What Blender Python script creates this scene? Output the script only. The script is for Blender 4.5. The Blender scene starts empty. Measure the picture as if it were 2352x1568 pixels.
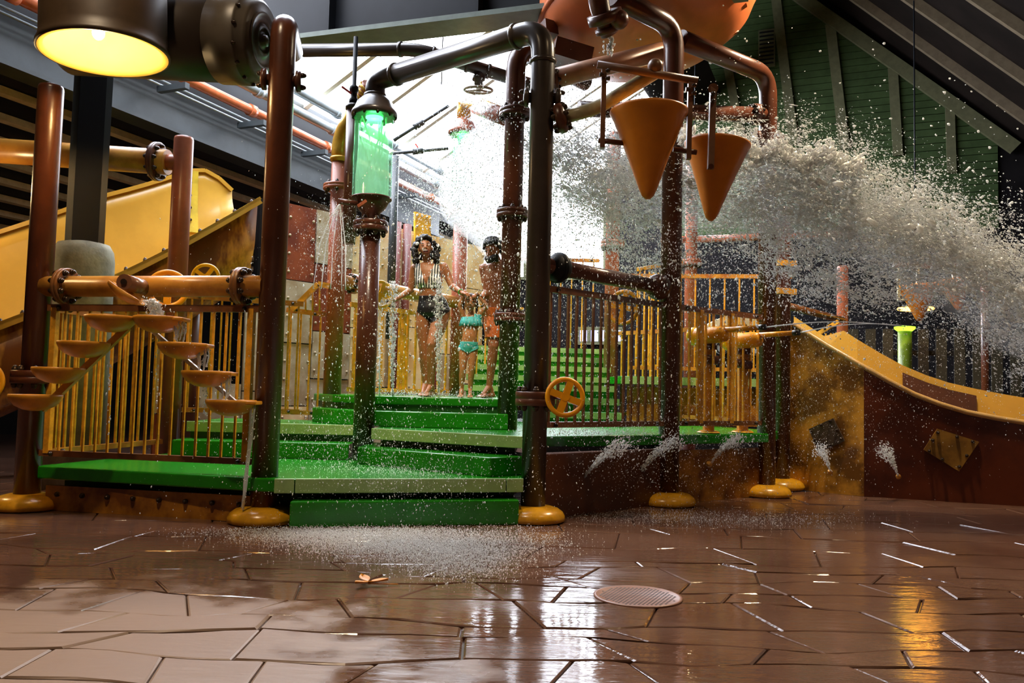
import bpy, bmesh, math, random
import numpy as np
from mathutils import Vector, Matrix, Euler, noise as mnoise

random.seed(7)
rng = np.random.default_rng(11)
SC = bpy.context.scene
COL = SC.collection
PI = math.pi

# ------------------------------------------------------------------ camera
F, CH = 1900.0, 1.07                       # focal length in pixels of a 2352-wide frame, eye height
PT, RL = math.radians(3.52), math.radians(1.4)
_fw = Vector((0, math.cos(PT), math.sin(PT)))
_u0 = Vector((0, -math.sin(PT), math.cos(PT)))
_r0 = Vector((1, 0, 0))
_R = _r0 * math.cos(RL) + _u0 * math.sin(RL)
_U = _u0 * math.cos(RL) - _r0 * math.sin(RL)
CAM = Vector((0, 0, CH))
cam = bpy.data.cameras.new('camera')
cam.sensor_width = 36.0
cam.lens = 36.0 * F / 2352
cam.clip_start = 0.05
camo = bpy.data.objects.new('camera', cam)
COL.objects.link(camo)
_m = Matrix((_R, _U, -_fw)).transposed().to_4x4()
_m.translation = CAM
camo.matrix_world = _m
SC.camera = camo


def A(x, y, Y):
    """the point that stands at depth Y (metres in front of the photographer) for a place in the photograph"""
    d = _fw + _R * ((x - 1176) / F) + _U * ((784 - y) / F)
    return CAM + d * (Y / d.y)


def AZ(x, y, z):
    d = _fw + _R * ((x - 1176) / F) + _U * ((784 - y) / F)
    return CAM + d * ((z - CH) / d.z)


# ------------------------------------------------------------------ world, light, exposure
W = bpy.data.worlds.new('hall_air')
SC.world = W
W.use_nodes = True
W.node_tree.nodes['Background'].inputs[0].default_value = (0.60, 0.50, 0.40, 1)
W.node_tree.nodes['Background'].inputs[1].default_value = 0.035
SC.view_settings.view_transform = 'Standard'
SC.view_settings.look = 'None'
SC.view_settings.gamma = 1.0
SC.view_settings.use_curve_mapping = False
SC.view_settings.exposure = 0.52
SC.cycles.max_bounces = 6
SC.cycles.volume_bounces = 2
SC.cycles.use_light_tree = False
SC.cycles.use_adaptive_sampling = True
SC.cycles.adaptive_threshold = 0.05
SC.cycles.diffuse_bounces = 2
SC.cycles.glossy_bounces = 2
SC.cycles.transmission_bounces = 3
SC.cycles.transparent_max_bounces = 12
SC.cycles.sample_clamp_indirect = 6.0
SC.cycles.caustics_reflective = False
SC.cycles.caustics_refractive = False

SKY_L = 13.0          # glow of the daylit roof glazing
LAMP_WARM = (1.0, 0.66, 0.30)
LAMP_W = 34.0       # the drum lamp over the railing
HIGH_W = 200.0       # the hall's high lamps


def light(kind, name, loc, power, color, size=0.1, target=None, spot=None, blend=0.5):
    d = bpy.data.lights.new(name, kind)
    d.energy = power
    d.color = color
    if kind in ('POINT', 'SPOT'):
        d.shadow_soft_size = size
    if kind == 'AREA':
        d.size = size
    if spot:
        d.spot_size = spot
        d.spot_blend = blend
    o = bpy.data.objects.new(name, d)
    COL.objects.link(o)
    o.location = loc
    if target is not None:
        o.rotation_euler = (Vector(target) - Vector(loc)).to_track_quat('-Z', 'Y').to_euler()
    return o


# ------------------------------------------------------------------ materials
def lin(c):
    r = []
    for v in c:
        v = v / 255.0
        r.append(v / 12.92 if v <= 0.04045 else ((v + 0.055) / 1.055) ** 2.4)
    return (r[0], r[1], r[2], 1.0)


MATS = {}


def M(name, rgb, rough=0.45, metal=0.0, var=0.12, scale=6.0, bump=0.0, bscale=40.0, coat=0.0, rgb2=None, rgb3=None,
      ramp=(0.40, 0.60), spec=0.5, stretch=None):
    if name in MATS:
        return MATS[name]
    m = bpy.data.materials.new(name)
    m.use_nodes = True
    nt = m.node_tree
    b = nt.nodes['Principled BSDF']
    b.inputs['Roughness'].default_value = rough
    b.inputs['Metallic'].default_value = metal
    b.inputs['Specular IOR Level'].default_value = spec
    if coat:
        b.inputs['Coat Weight'].default_value = coat
        b.inputs['Coat Roughness'].default_value = 0.08
    tc = nt.nodes.new('ShaderNodeTexCoord')
    src = tc.outputs['Object']
    if stretch:
        mp = nt.nodes.new('ShaderNodeMapping')
        mp.inputs['Scale'].default_value = stretch
        nt.links.new(src, mp.inputs['Vector'])
        src = mp.outputs['Vector']
    n = nt.nodes.new('ShaderNodeTexNoise')
    n.inputs['Scale'].default_value = scale
    n.inputs['Detail'].default_value = 5
    n.inputs['Roughness'].default_value = 0.62
    nt.links.new(src, n.inputs['Vector'])
    r = nt.nodes.new('ShaderNodeValToRGB')
    c = lin(rgb)
    if rgb2 is None:
        a = tuple(max(0, v * (1 - var)) for v in c[:3]) + (1,)
        d = tuple(min(1, v * (1 + var)) for v in c[:3]) + (1,)
    else:
        a, d = c, lin(rgb2)
    r.color_ramp.elements[0].position = ramp[0]
    r.color_ramp.elements[1].position = ramp[1]
    r.color_ramp.elements[0].color = a
    r.color_ramp.elements[1].color = d
    if rgb3 is not None:
        e = r.color_ramp.elements.new(min(0.95, ramp[1] + 0.08))
        e.color = lin(rgb3)
    nt.links.new(n.outputs['Fac'], r.inputs['Fac'])
    nt.links.new(r.outputs['Color'], b.inputs['Base Color'])
    if bump:
        n2 = nt.nodes.new('ShaderNodeTexNoise')
        n2.inputs['Scale'].default_value = bscale
        n2.inputs['Detail'].default_value = 3
        nt.links.new(tc.outputs['Object'], n2.inputs['Vector'])
        bp = nt.nodes.new('ShaderNodeBump')
        bp.inputs['Strength'].default_value = bump
        bp.inputs['Distance'].default_value = 0.02
        nt.links.new(n2.outputs['Fac'], bp.inputs['Height'])
        nt.links.new(bp.outputs['Normal'], b.inputs['Normal'])
    MATS[name] = m
    return m


def emis(name, rgb, strength):
    if name in MATS:
        return MATS[name]
    m = bpy.data.materials.new(name)
    m.use_nodes = True
    nt = m.node_tree
    nt.nodes.remove(nt.nodes['Principled BSDF'])
    e = nt.nodes.new('ShaderNodeEmission')
    e.inputs[0].default_value = lin(rgb)
    e.inputs[1].default_value = strength
    nt.links.new(e.outputs[0], nt.nodes['Material Output'].inputs[0])
    MATS[name] = m
    return m


def mixmat(name, parts):
    """parts: list of (kind, colour 0-1 rgb, roughness, weight) blended in turn"""
    if name in MATS:
        return MATS[name]
    m = bpy.data.materials.new(name)
    m.use_nodes = True
    nt = m.node_tree
    nt.nodes.remove(nt.nodes['Principled BSDF'])
    cur, tot = None, 0.0
    for kind, c, rough, w in parts:
        n = nt.nodes.new({'T': 'ShaderNodeBsdfTransparent', 'D': 'ShaderNodeBsdfDiffuse', 'G': 'ShaderNodeBsdfGlossy',
                          'L': 'ShaderNodeBsdfTranslucent', 'R': 'ShaderNodeBsdfGlass'}[kind])
        n.inputs['Color'].default_value = (*c, 1)
        if 'Roughness' in n.inputs and kind != 'D':
            n.inputs['Roughness'].default_value = rough
        tot += w
        if cur is None:
            cur = n.outputs[0]
        else:
            mx = nt.nodes.new('ShaderNodeMixShader')
            mx.inputs[0].default_value = w / tot
            nt.links.new(cur, mx.inputs[1])
            nt.links.new(n.outputs[0], mx.inputs[2])
            cur = mx.outputs[0]
    nt.links.new(cur, nt.nodes['Material Output'].inputs[0])
    MATS[name] = m
    return m


# paints and stuff of the place
POLE = M('brown_pole_paint', (80, 42, 25), 0.28, var=0.18, scale=3, bump=0.05, bscale=25)
POLEDK = M('dark_brown_paint', (84, 46, 32), 0.32, var=0.2, scale=4)
ORANGEP = M('haze_lit_terracotta', (156, 86, 58), 0.34, var=0.15, scale=3)  # pole brown raised to orange; hazy light on far poles is in the colour
PIPEDK = M('grey_brown_pipe_paint', (62, 54, 49), 0.28, var=0.15, scale=3)
OCHRE = M('ochre_rail_paint', (222, 158, 40), 0.32, var=0.22, scale=9, bump=0.06, bscale=60)
RUSTRAIL = M('rusty_ochre_paint', (168, 98, 34), 0.36, rgb2=(214, 150, 52), scale=5)
RAILDK = M('brown_rail_paint', (120, 74, 38), 0.34, var=0.2, scale=8)
OCHREPIPE = M('ochre_brown_pipe', (176, 116, 44), 0.3, rgb2=(206, 146, 60), scale=4)
WHEELY = M('yellow_plastic', (250, 196, 10), 0.3, var=0.06)
WHEELO = M('orange_yellow_plastic', (244, 166, 22), 0.32, var=0.06)
BASEY = M('yellow_rubber_foot', (206, 148, 30), 0.25, var=0.15, scale=8)
BOLT = M('dark_bolt_steel', (58, 44, 36), 0.3, metal=0.4)
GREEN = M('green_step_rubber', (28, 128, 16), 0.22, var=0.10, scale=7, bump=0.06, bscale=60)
GREENLT = M('pale_sheen_step_nosing', (152, 184, 118), 0.36, var=0.08, scale=9)  # pale edge strips; skylight sheen on the nosings is put into their colour
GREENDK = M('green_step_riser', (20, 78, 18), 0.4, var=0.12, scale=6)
STEEL = M('blue_grey_steel', (54, 60, 63), 0.4, var=0.15, scale=2)
STEELDK = M('black_steel', (15, 17, 22), 0.5, var=0.2, scale=2, spec=.2)
STEELLT = M('grey_pipe_paint', (150, 160, 164), 0.3, var=0.1)
BRASS = M('brass_elbow_paint', (206, 156, 52), 0.3, metal=0.3, var=0.15)
COPPER = M('copper_pipe_paint', (200, 110, 70), 0.3, var=0.12)
CONCR = M('grey_concrete', (134, 132, 112), 0.8, var=0.2, scale=5, bump=0.25, bscale=20)
CONE = M('bucket_yellow_plastic', (204, 122, 26), 0.4, var=0.08, scale=4)
BOWL = M('bowl_ochre_plastic', (208, 140, 34), 0.4, var=0.12, scale=6)
BUCKET = M('giant_bucket_plastic', (190, 100, 52), 0.45, var=0.1, scale=2)
KICK = M('brown_kick_panel', (78, 38, 14), 0.3, rgb2=(104, 56, 22), rgb3=(84, 44, 16), scale=1.6)
KICKY = M('ochre_kick_panel', (112, 62, 16), 0.34, rgb2=(184, 122, 36), rgb3=(140, 84, 26), scale=2.4)
MOTY = M('mottled_ochre_panel', (104, 64, 18), 0.3, rgb2=(206, 146, 48), scale=2.0, ramp=(0.42, 0.58))
MOTR = M('mottled_rust_panel', (66, 24, 10), 0.3, rgb2=(98, 42, 18), scale=1.6)
SLIDEY = M('slide_yellow_gelcoat', (196, 152, 58), 0.25, var=0.06, scale=2)
HULL = M('camouflage_slide_hull', (122, 70, 30), 0.35, rgb2=(204, 146, 54), rgb3=(118, 72, 34), scale=1.4, ramp=(0.46, 0.54),
         stretch=(1.6, 1.0, 0.55))
DARKWALL = M('dark_hall_wall', (20, 18, 19), 0.7, var=0.25, scale=1.5, spec=.08)
DARKROOF = M('dark_roof_deck', (26, 20, 17), 0.75, var=0.2, scale=1.5, spec=.08)
PURLIN = M('pale_purlin_paint', (110, 98, 80), 0.6, var=0.1, spec=.1)
SIDING = M('green_siding_board', (56, 72, 42), 0.6, var=0.14, scale=3, spec=.1)
STUD = M('siding_stud_paint', (92, 92, 68), 0.6, var=0.1, spec=.1)
WGREY = M('grey_riveted_sheet', (196, 188, 166), 0.45, rgb2=(164, 146, 116), scale=2.5)
WCREAM = M('cream_riveted_sheet', (242, 224, 176), 0.5, rgb2=(220, 184, 124), scale=2.0)
WRUST = M('rust_red_sheet', (110, 44, 24), 0.5, rgb2=(146, 70, 34), scale=2.5)
WYEL = M('yellow_access_sheet', (236, 176, 50), 0.45, var=0.1)
BLACKP = M('black_rubber', (16, 16, 18), 0.4)
WATER = mixmat('white_water', [('D', (.96, .97, .96), 0, .36), ('L', (.97, .98, .97), 0, .54), ('G', (1, 1, 1), .12, .10)])
STREAM = mixmat('clear_stream_water', [('T', (.96, .97, .95), 0, .42), ('G', (1, 1, 1), .05, .26), ('D', (.95, .96, .93), 0, .16), ('L', (.95, .96, .94), 0, .16)])
TUBEW = mixmat('bubbly_tube_water', [('T', (.93, 1, .95), 0, .45), ('L', (.85, 1, .9), 0, .28), ('D', (.85, 1, .9), 0, .17), ('G', (1, 1, 1), .08, .10)])
GLASSG = mixmat('green_tube_acrylic', [('T', (.74, .96, .82), 0, .80), ('G', (.85, 1, .9), .04, .10), ('D', (.35, .85, .5), 0, .05), ('L', (.35, .9, .55), 0, .05)])


# ------------------------------------------------------------------ mesh helpers
WPOS = {}


def frame_of(ax):
    ax = Vector(ax).normalized()
    h = Vector((0, 0, 1)) if abs(ax.z) < 0.93 else Vector((0, 1, 0))
    s = ax.cross(h).normalized()
    return ax, s, s.cross(ax).normalized()


class MB:
    def __init__(self):
        self.v, self.f, self.s = [], [], []

    def add(self, verts, faces, smooth=False):
        b = len(self.v)
        self.v += [tuple(p) for p in verts]
        self.f += [tuple(i + b for i in f) for f in faces]
        self.s += [smooth] * len(faces)
        return self

    def box(self, c, size, ax=None, up=None):
        c = Vector(c)
        ex, ey, ez = Vector((1, 0, 0)), Vector((0, 1, 0)), Vector((0, 0, 1))
        if ax is not None:
            ex = Vector(ax).normalized()
            ez = Vector(up).normalized() if up is not None else Vector((0, 0, 1))
            ey = ez.cross(ex).normalized()
            ez = ex.cross(ey).normalized()
        a, b, d = size[0] / 2, size[1] / 2, size[2] / 2
        vs = [c + ex * (a * i) + ey * (b * j) + ez * (d * k) for i in (-1, 1) for j in (-1, 1) for k in (-1, 1)]
        return self.add(vs, [(0, 1, 3, 2), (4, 6, 7, 5), (0, 4, 5, 1), (2, 3, 7, 6), (0, 2, 6, 4), (1, 5, 7, 3)])

    def bar(self, p0, p1, w, h, up=(0, 0, 1)):
        p0, p1 = Vector(p0), Vector(p1)
        return self.box((p0 + p1) / 2, ((p1 - p0).length, w, h), p1 - p0, up)

    def rings(self, rings, closed_ends=(True, True), smooth=True):
        n = len(rings[0])
        vs = [p for r in rings for p in r]
        fs = []
        for i in range(len(rings) - 1):
            for j in range(n):
                k = (j + 1) % n
                fs.append((i * n + j, i * n + k, (i + 1) * n + k, (i + 1) * n + j))
        self.add(vs, fs, smooth)
        b = len(self.v) - len(vs)
        if closed_ends[0]:
            self.f.append(tuple(b + j for j in reversed(range(n)))); self.s.append(False)
        if closed_ends[1]:
            e = b + (len(rings) - 1) * n
            self.f.append(tuple(e + j for j in range(n))); self.s.append(False)
        return self

    def cyl(self, p0, p1, r0, r1=None, seg=20, caps=(True, True)):
        p0, p1 = Vector(p0), Vector(p1)
        r1 = r0 if r1 is None else r1
        a, s, t = frame_of(p1 - p0)
        R = []
        for p, r in ((p0, r0), (p1, r1)):
            R.append([p + s * (r * math.cos(2 * PI * j / seg)) - t * (r * math.sin(2 * PI * j / seg)) for j in range(seg)])
        return self.rings([R[0], R[1]], caps)

    def lathe(self, prof, org=(0, 0, 0), axis=(0, 0, 1), seg=32, caps=(True, True)):
        """prof: list of (radius, height along axis)"""
        org = Vector(org)
        a, s, t = frame_of(axis)
        R = []
        for r, h in prof:
            r = max(r, 1e-4)
            R.append([org + a * h + s * (r * math.cos(2 * PI * j / seg)) - t * (r * math.sin(2 * PI * j / seg)) for j in range(seg)])
        return self.rings(R, caps)

    def tube(self, pts, r, seg=16, bend=0.0, caps=(True, True), bn=7):
        pts = [Vector(p) for p in pts]
        path = [pts[0]]
        for i in range(1, len(pts) - 1):
            p, q, n = pts[i - 1], pts[i], pts[i + 1]
            if bend <= 0:
                path.append(q)
                continue
            d0, d1 = (p - q), (n - q)
            l = min(bend, d0.length * 0.49, d1.length * 0.49)
            a, b = q + d0.normalized() * l, q + d1.normalized() * l
            for k in range(bn + 1):
                u = k / bn
                path.append(a * (1 - u) ** 2 + q * (2 * u * (1 - u)) + b * u * u)
        path.append(pts[-1])
        rs = r if isinstance(r, (list, tuple)) else [r] * len(path)
        if len(rs) != len(path):
            rs = [rs[0] + (rs[-1] - rs[0]) * i / (len(path) - 1) for i in range(len(path))]
        tan = []
        for i in range(len(path)):
            d = path[min(i + 1, len(path) - 1)] - path[max(i - 1, 0)]
            tan.append(d.normalized())
        a, s, t = frame_of(tan[0])
        R = []
        for i, p in enumerate(path):
            if i:
                q = tan[i - 1].rotation_difference(tan[i])
                s = q @ s
            t = s.cross(tan[i]).normalized()
            R.append([p + s * (rs[i] * math.cos(2 * PI * j / seg)) - t * (rs[i] * math.sin(2 * PI * j / seg)) for j in range(seg)])
        return self.rings(R, caps)

    def torus(self, c, axis, R, r, seg=36, rs=10, flat=1.0):
        c = Vector(c)
        a, s, t = frame_of(axis)
        vs, fs = [], []
        for i in range(seg):
            u = 2 * PI * i / seg
            d = s * math.cos(u) + t * math.sin(u)
            for j in range(rs):
                w = 2 * PI * j / rs
                vs.append(c + d * (R + r * math.cos(w)) + a * (r * flat * math.sin(w)))
        for i in range(seg):
            for j in range(rs):
                k, l = (i + 1) % seg, (j + 1) % rs
                fs.append((i * rs + j, i * rs + l, k * rs + l, k * rs + j))
        return self.add(vs, fs, True)

    def ball(self, c, r, seg=16, ring=10, sc=(1, 1, 1), rot=None):
        c = Vector(c)
        vs = [Vector((0, 0, 1))]
        for i in range(1, ring):
            a = PI * i / ring
            for j in range(seg):
                b = 2 * PI * j / seg
                vs.append(Vector((math.sin(a) * math.cos(b), math.sin(a) * math.sin(b), math.cos(a))))
        vs.append(Vector((0, 0, -1)))
        o = []
        for v in vs:
            q = Vector((v.x * r * sc[0], v.y * r * sc[1], v.z * r * sc[2]))
            if rot is not None:
                q = rot @ q
            o.append(c + q)
        fs = [(0, 1 + j, 1 + (j + 1) % seg) for j in range(seg)]
        for i in range(ring - 2):
            for j in range(seg):
                k = (j + 1) % seg
                fs.append((1 + i * seg + j, 1 + (i + 1) * seg + j, 1 + (i + 1) * seg + k, 1 + i * seg + k))
        e = len(vs) - 1
        fs += [(e, 1 + (ring - 2) * seg + (j + 1) % seg, 1 + (ring - 2) * seg + j) for j in range(seg)]
        return self.add(o, fs, True)

    def prism(self, poly, z0, z1):
        """poly: xy points counter-clockwise"""
        n = len(poly)
        vs = [(p[0], p[1], z0) for p in poly] + [(p[0], p[1], z1) for p in poly]
        fs = [tuple(reversed(range(n))), tuple(range(n, 2 * n))]
        fs += [(j, (j + 1) % n, n + (j + 1) % n, n + j) for j in range(n)]
        return self.add(vs, fs)

    def plate(self, pts, thick, face=None):
        """a flat polygon in space, given thickness along its normal (away from the front, which looks along face)"""
        pts = [Vector(p) for p in pts]
        if face is not None and (pts[1] - pts[0]).cross(pts[2] - pts[1]).dot(Vector(face)) < 0:
            pts = pts[::-1]
        nrm = Vector((0, 0, 0))
        for i in range(len(pts)):
            a, b = pts[i], pts[(i + 1) % len(pts)]
            nrm += Vector(((a.y - b.y) * (a.z + b.z), (a.z - b.z) * (a.x + b.x), (a.x - b.x) * (a.y + b.y)))
        nrm.normalize()
        n = len(pts)
        vs = pts + [p - nrm * thick for p in pts]
        fs = [tuple(range(n)), tuple(reversed(range(n, 2 * n)))]
        fs += [((j + 1) % n, j, n + j, n + (j + 1) % n) for j in range(n)]
        return self.add(vs, fs)

    def build(self, name, mat, parent=None, bevel=0.0, sub=0, base=None):
        if parent is not None:
            B = WPOS[parent.name]
        elif base is not None:
            B = Vector(base)
        else:
            a = np.array(self.v)
            B = Vector(((a[:, 0].min() + a[:, 0].max()) / 2, (a[:, 1].min() + a[:, 1].max()) / 2, a[:, 2].min()))
        me = bpy.data.meshes.new(name)
        me.from_pydata([(p[0] - B.x, p[1] - B.y, p[2] - B.z) for p in self.v], [], self.f)
        me.polygons.foreach_set('use_smooth', self.s)
        me.materials.append(mat)
        me.update()
        o = bpy.data.objects.new(name, me)
        COL.objects.link(o)
        if parent is not None:
            o.parent = parent
        else:
            o.location = B
        WPOS[o.name] = B
        if bevel:
            md = o.modifiers.new('bevel', 'BEVEL')
            md.width = bevel
            md.segments = 2
            md.limit_method = 'ANGLE'
        return o


def inst(me, name, loc, parent, rot=None, scale=None):
    """a part that shares mesh data"""
    o = bpy.data.objects.new(name, me)
    COL.objects.link(o)
    B = WPOS[parent.name]
    o.parent = parent
    o.location = Vector(loc) - B
    if rot is not None:
        o.rotation_euler = rot
    if scale is not None:
        o.scale = scale
    WPOS[o.name] = Vector(loc)
    return o


def mesh_of(mb, name, mat):
    me = bpy.data.meshes.new(name)
    me.from_pydata(mb.v, [], mb.f)
    me.polygons.foreach_set('use_smooth', mb.s)
    me.materials.append(mat)
    me.update()
    return me


def tag(o, label=None, cat=None, group=None, kind=None):
    if label:
        o['label'] = label
    if cat:
        o['category'] = cat
    if group:
        o['group'] = group
    if kind:
        o['kind'] = kind
    return o


def thing(name, label, cat, loc, group=None):
    o = bpy.data.objects.new(name, None)
    COL.objects.link(o)
    o.empty_display_size = 0.1
    o.location = loc
    WPOS[o.name] = Vector(loc)
    return tag(o, label, cat, group)


def struct(o):
    o['kind'] = 'structure'
    return o


_bolt = MB().cyl((0, 0, -0.012), (0, 0, 0.012), 0.021, seg=8).ball((0, 0, 0.012), 0.018, 8, 5)
BOLT_ME = mesh_of(_bolt, 'bolt', BOLT)


def bolts_on(ring, c, axis, R, n, scale=1.0, back=None, phase=0.0):
    """bolt heads round a flange; back = distance to the opposite face that also shows heads"""
    a, s, t = frame_of(axis)
    for k in range(n):
        u = 2 * PI * (k + phase) / n
        p = Vector(c) + (s * math.cos(u) + t * math.sin(u)) * R
        inst(BOLT_ME, 'bolt', p, ring, a.to_track_quat('Z', 'Y').to_euler(), (scale,) * 3)
        if back:
            inst(BOLT_ME, 'bolt', p - a * back, ring, (-a).to_track_quat('Z', 'Y').to_euler(), (scale,) * 3)


def flange(parent, c, axis, R, th, mat, n=8, bs=1.0, phase=0.0):
    """two bolted discs face to face"""
    a = Vector(axis).normalized()
    c = Vector(c)
    r = MB()
    r.lathe([(R * .96, -th), (R, -th + .006), (R, -.004), (R * .985, -.002), (R * .985, .002), (R, .004), (R, th - .006), (R * .96, th)], c, a, 28)
    o = r.build('flange', mat, parent)
    bolts_on(o, c + a * (th + .008), a, R * 0.80, n, bs, back=2 * th + .016, phase=phase)
    return o
# ================================================================== THE SETTING
# the hall runs along AXD; XD is across it (to the right and towards the photographer)
AXD = Vector((0.41, 1.0, 0)).normalized()
XD = Vector((AXD.y, -AXD.x, 0))
EAVE_Z = 6.0
EAVE0 = Vector((-4.28, 13.2, EAVE_Z))                 # a point of the left eave of the glazed roof


def wall_y(x):                                        # the far gable wall
    return 24.0 - 0.41 * x


# ---- floor: grout bed and single stamped stones
FLOORG = M('wet_grout', (70, 48, 38), 0.16, var=0.2, scale=3)


def wet_stone():
    m = M('wet_stamped_stone', (86, 58, 45), 0.2, rgb2=(116, 86, 70), scale=0.9, ramp=(.3, .7))
    nt = m.node_tree
    b = nt.nodes['Principled BSDF']
    g = nt.nodes.new('ShaderNodeNewGeometry')
    n1 = nt.nodes.new('ShaderNodeTexNoise')
    n1.inputs['Scale'].default_value = 1.1
    n1.inputs['Detail'].default_value = 3
    nt.links.new(g.outputs['Position'], n1.inputs['Vector'])
    rr = nt.nodes.new('ShaderNodeMapRange')
    rr.inputs[1].default_value = .35
    rr.inputs[2].default_value = .68
    rr.inputs[3].default_value = .035
    rr.inputs[4].default_value = .20
    nt.links.new(n1.outputs['Fac'], rr.inputs[0])
    nt.links.new(rr.outputs[0], b.inputs['Roughness'])
    mp = nt.nodes.new('ShaderNodeMapping')
    mp.inputs['Scale'].default_value = (4, 13, 4)
    nt.links.new(g.outputs['Position'], mp.inputs['Vector'])
    n2 = nt.nodes.new('ShaderNodeTexNoise')
    n2.inputs['Scale'].default_value = 1.3
    n2.inputs['Detail'].default_value = 4
    nt.links.new(mp.outputs[0], n2.inputs['Vector'])
    bp = nt.nodes.new('ShaderNodeBump')
    bp.inputs['Strength'].default_value = 0.35
    bp.inputs['Distance'].default_value = 0.008
    nt.links.new(n2.outputs['Fac'], bp.inputs['Height'])
    nt.links.new(bp.outputs['Normal'], b.inputs['Normal'])
    # a patch at the near left has drained dry: paler and matte there, with a ragged edge
    vm = nt.nodes.new('ShaderNodeVectorMath')
    vm.operation = 'DISTANCE'
    vm.inputs[1].default_value = (-1.9, 3.0, 0)
    nt.links.new(g.outputs['Position'], vm.inputs[0])
    n3 = nt.nodes.new('ShaderNodeTexNoise')
    n3.inputs['Scale'].default_value = 2.6
    n3.inputs['Detail'].default_value = 5
    nt.links.new(g.outputs['Position'], n3.inputs['Vector'])
    ad = nt.nodes.new('ShaderNodeMath')
    ad.operation = 'MULTIPLY_ADD'
    ad.inputs[1].default_value = 2.2
    nt.links.new(n3.outputs['Fac'], ad.inputs[0])
    nt.links.new(vm.outputs['Value'], ad.inputs[2])
    dry = nt.nodes.new('ShaderNodeMapRange')
    dry.inputs[1].default_value = 2.75
    dry.inputs[2].default_value = 2.25
    nt.links.new(ad.outputs[0], dry.inputs[0])
    mr_ = nt.nodes.new('ShaderNodeMix')
    mr_.data_type = 'FLOAT'
    nt.links.new(dry.outputs[0], mr_.inputs[0])
    nt.links.new(rr.outputs[0], mr_.inputs[2])
    mr_.inputs[3].default_value = .42
    nt.links.new(mr_.outputs[0], b.inputs['Roughness'])
    mc = nt.nodes.new('ShaderNodeMix')
    mc.data_type = 'RGBA'
    old = b.inputs['Base Color'].links[0].from_socket
    nt.links.new(dry.outputs[0], mc.inputs[0])
    nt.links.new(old, mc.inputs[6])
    mc.inputs[7].default_value = lin((150, 124, 106))
    nt.links.new(mc.outputs[2], b.inputs['Base Color'])
    return m


STONE = wet_stone()
floor = struct(MB().prism([(-14, -3), (16, -3), (16, 26), (-14, 26)], -0.3, -0.014).build('floor', FLOORG, base=(0, 0, 0)))


def waver(k, x):
    return 0.045 * math.sin(1.7 * x + 2.1 * k) + 0.035 * math.sin(3.9 * x + 4.7 * k) + 0.018 * math.sin(9.1 * x + 1.3 * k)


sr = random.Random(5)
lines = [2.35]
while lines[-1] < 9.6:
    lines.append(lines[-1] + sr.choice([.24, .31, .36, .42, .30]) * (1.0 if lines[-1] < 5.2 else 1.35))
far_stones = MB()
nst = 0
for i in range(len(lines) - 1):
    ya, yb = lines[i], lines[i + 1]
    half = 0.66 * yb + 0.5
    x = -half - sr.random() * .4
    off = sr.random() * 9
    while x < half:
        w = sr.choice([.38, .5, .62, .74, .9]) * (1.0 if ya < 5.2 else 1.5)
        g = 0.0035 + ya * .0003
        x0, x1 = x + g, x + w - g
        j0, j1 = 0.085 * math.sin(7 * x + off), 0.085 * math.sin(7 * (x + w) + off)
        lo, hi = [], []
        for q in range(5):
            u = q / 4
            xa = x0 + (x1 - x0) * u
            lo.append((xa + (j0 * (1 - u) + j1 * u), ya + waver(i, xa) + g))
            hi.append((xa - (j0 * (1 - u) + j1 * u), yb + waver(i + 1, xa) - g))
        poly = lo + hi[::-1]
        cx = sum(p[0] for p in poly) / 10
        cy = sum(p[1] for p in poly) / 10
        t0, tx, ty = sr.uniform(-.003, .002), sr.uniform(-.006, .006), sr.uniform(-.006, .006)
        n = len(poly)
        ins = 0.010
        top = []
        for p in poly:
            dx, dy = cx - p[0], cy - p[1]
            L = math.hypot(dx, dy)
            top.append((p[0] + dx / L * ins, p[1] + dy / L * ins, t0 + (p[0] - cx) * tx + (p[1] - cy) * ty))
        vs = [(p[0], p[1], -.02) for p in poly] + [(p[0], p[1], -.006) for p in poly] + top
        fs = [(j, (j + 1) % n, n + (j + 1) % n, n + j) for j in range(n)] + \
             [(n + j, n + (j + 1) % n, 2 * n + (j + 1) % n, 2 * n + j) for j in range(n)] + [tuple(range(2 * n, 3 * n))]
        nst += 1
        if nst <= 292:
            MB().add(vs, fs).build('flagstone', STONE, floor)
        else:
            far_stones.add(vs, fs)
        x += w
tag(far_stones.build('distant_flagstones', STONE, floor), kind='stuff')

# ---- far gable wall, with green siding boards, studs and rake trim
def onwall(px, py):
    d = A(px, py, 10) - CAM
    t = (24.0 - 0.41 * 0) / (d.y + 0.41 * d.x)
    return CAM + d * t


wl, wr = -14.0, 17.0
wall_back = MB()
wall_back.plate([(wl, wall_y(wl), 0), (wr, wall_y(wr), 0), (wr, wall_y(wr), 7.0), (6.0, wall_y(6.0), 14), (1.0, wall_y(1), 14), (wl, wall_y(wl), 6.5)], .2)
wall_back = struct(wall_back.build('wall_back', DARKWALL, base=(0, 24, 0)))
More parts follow.
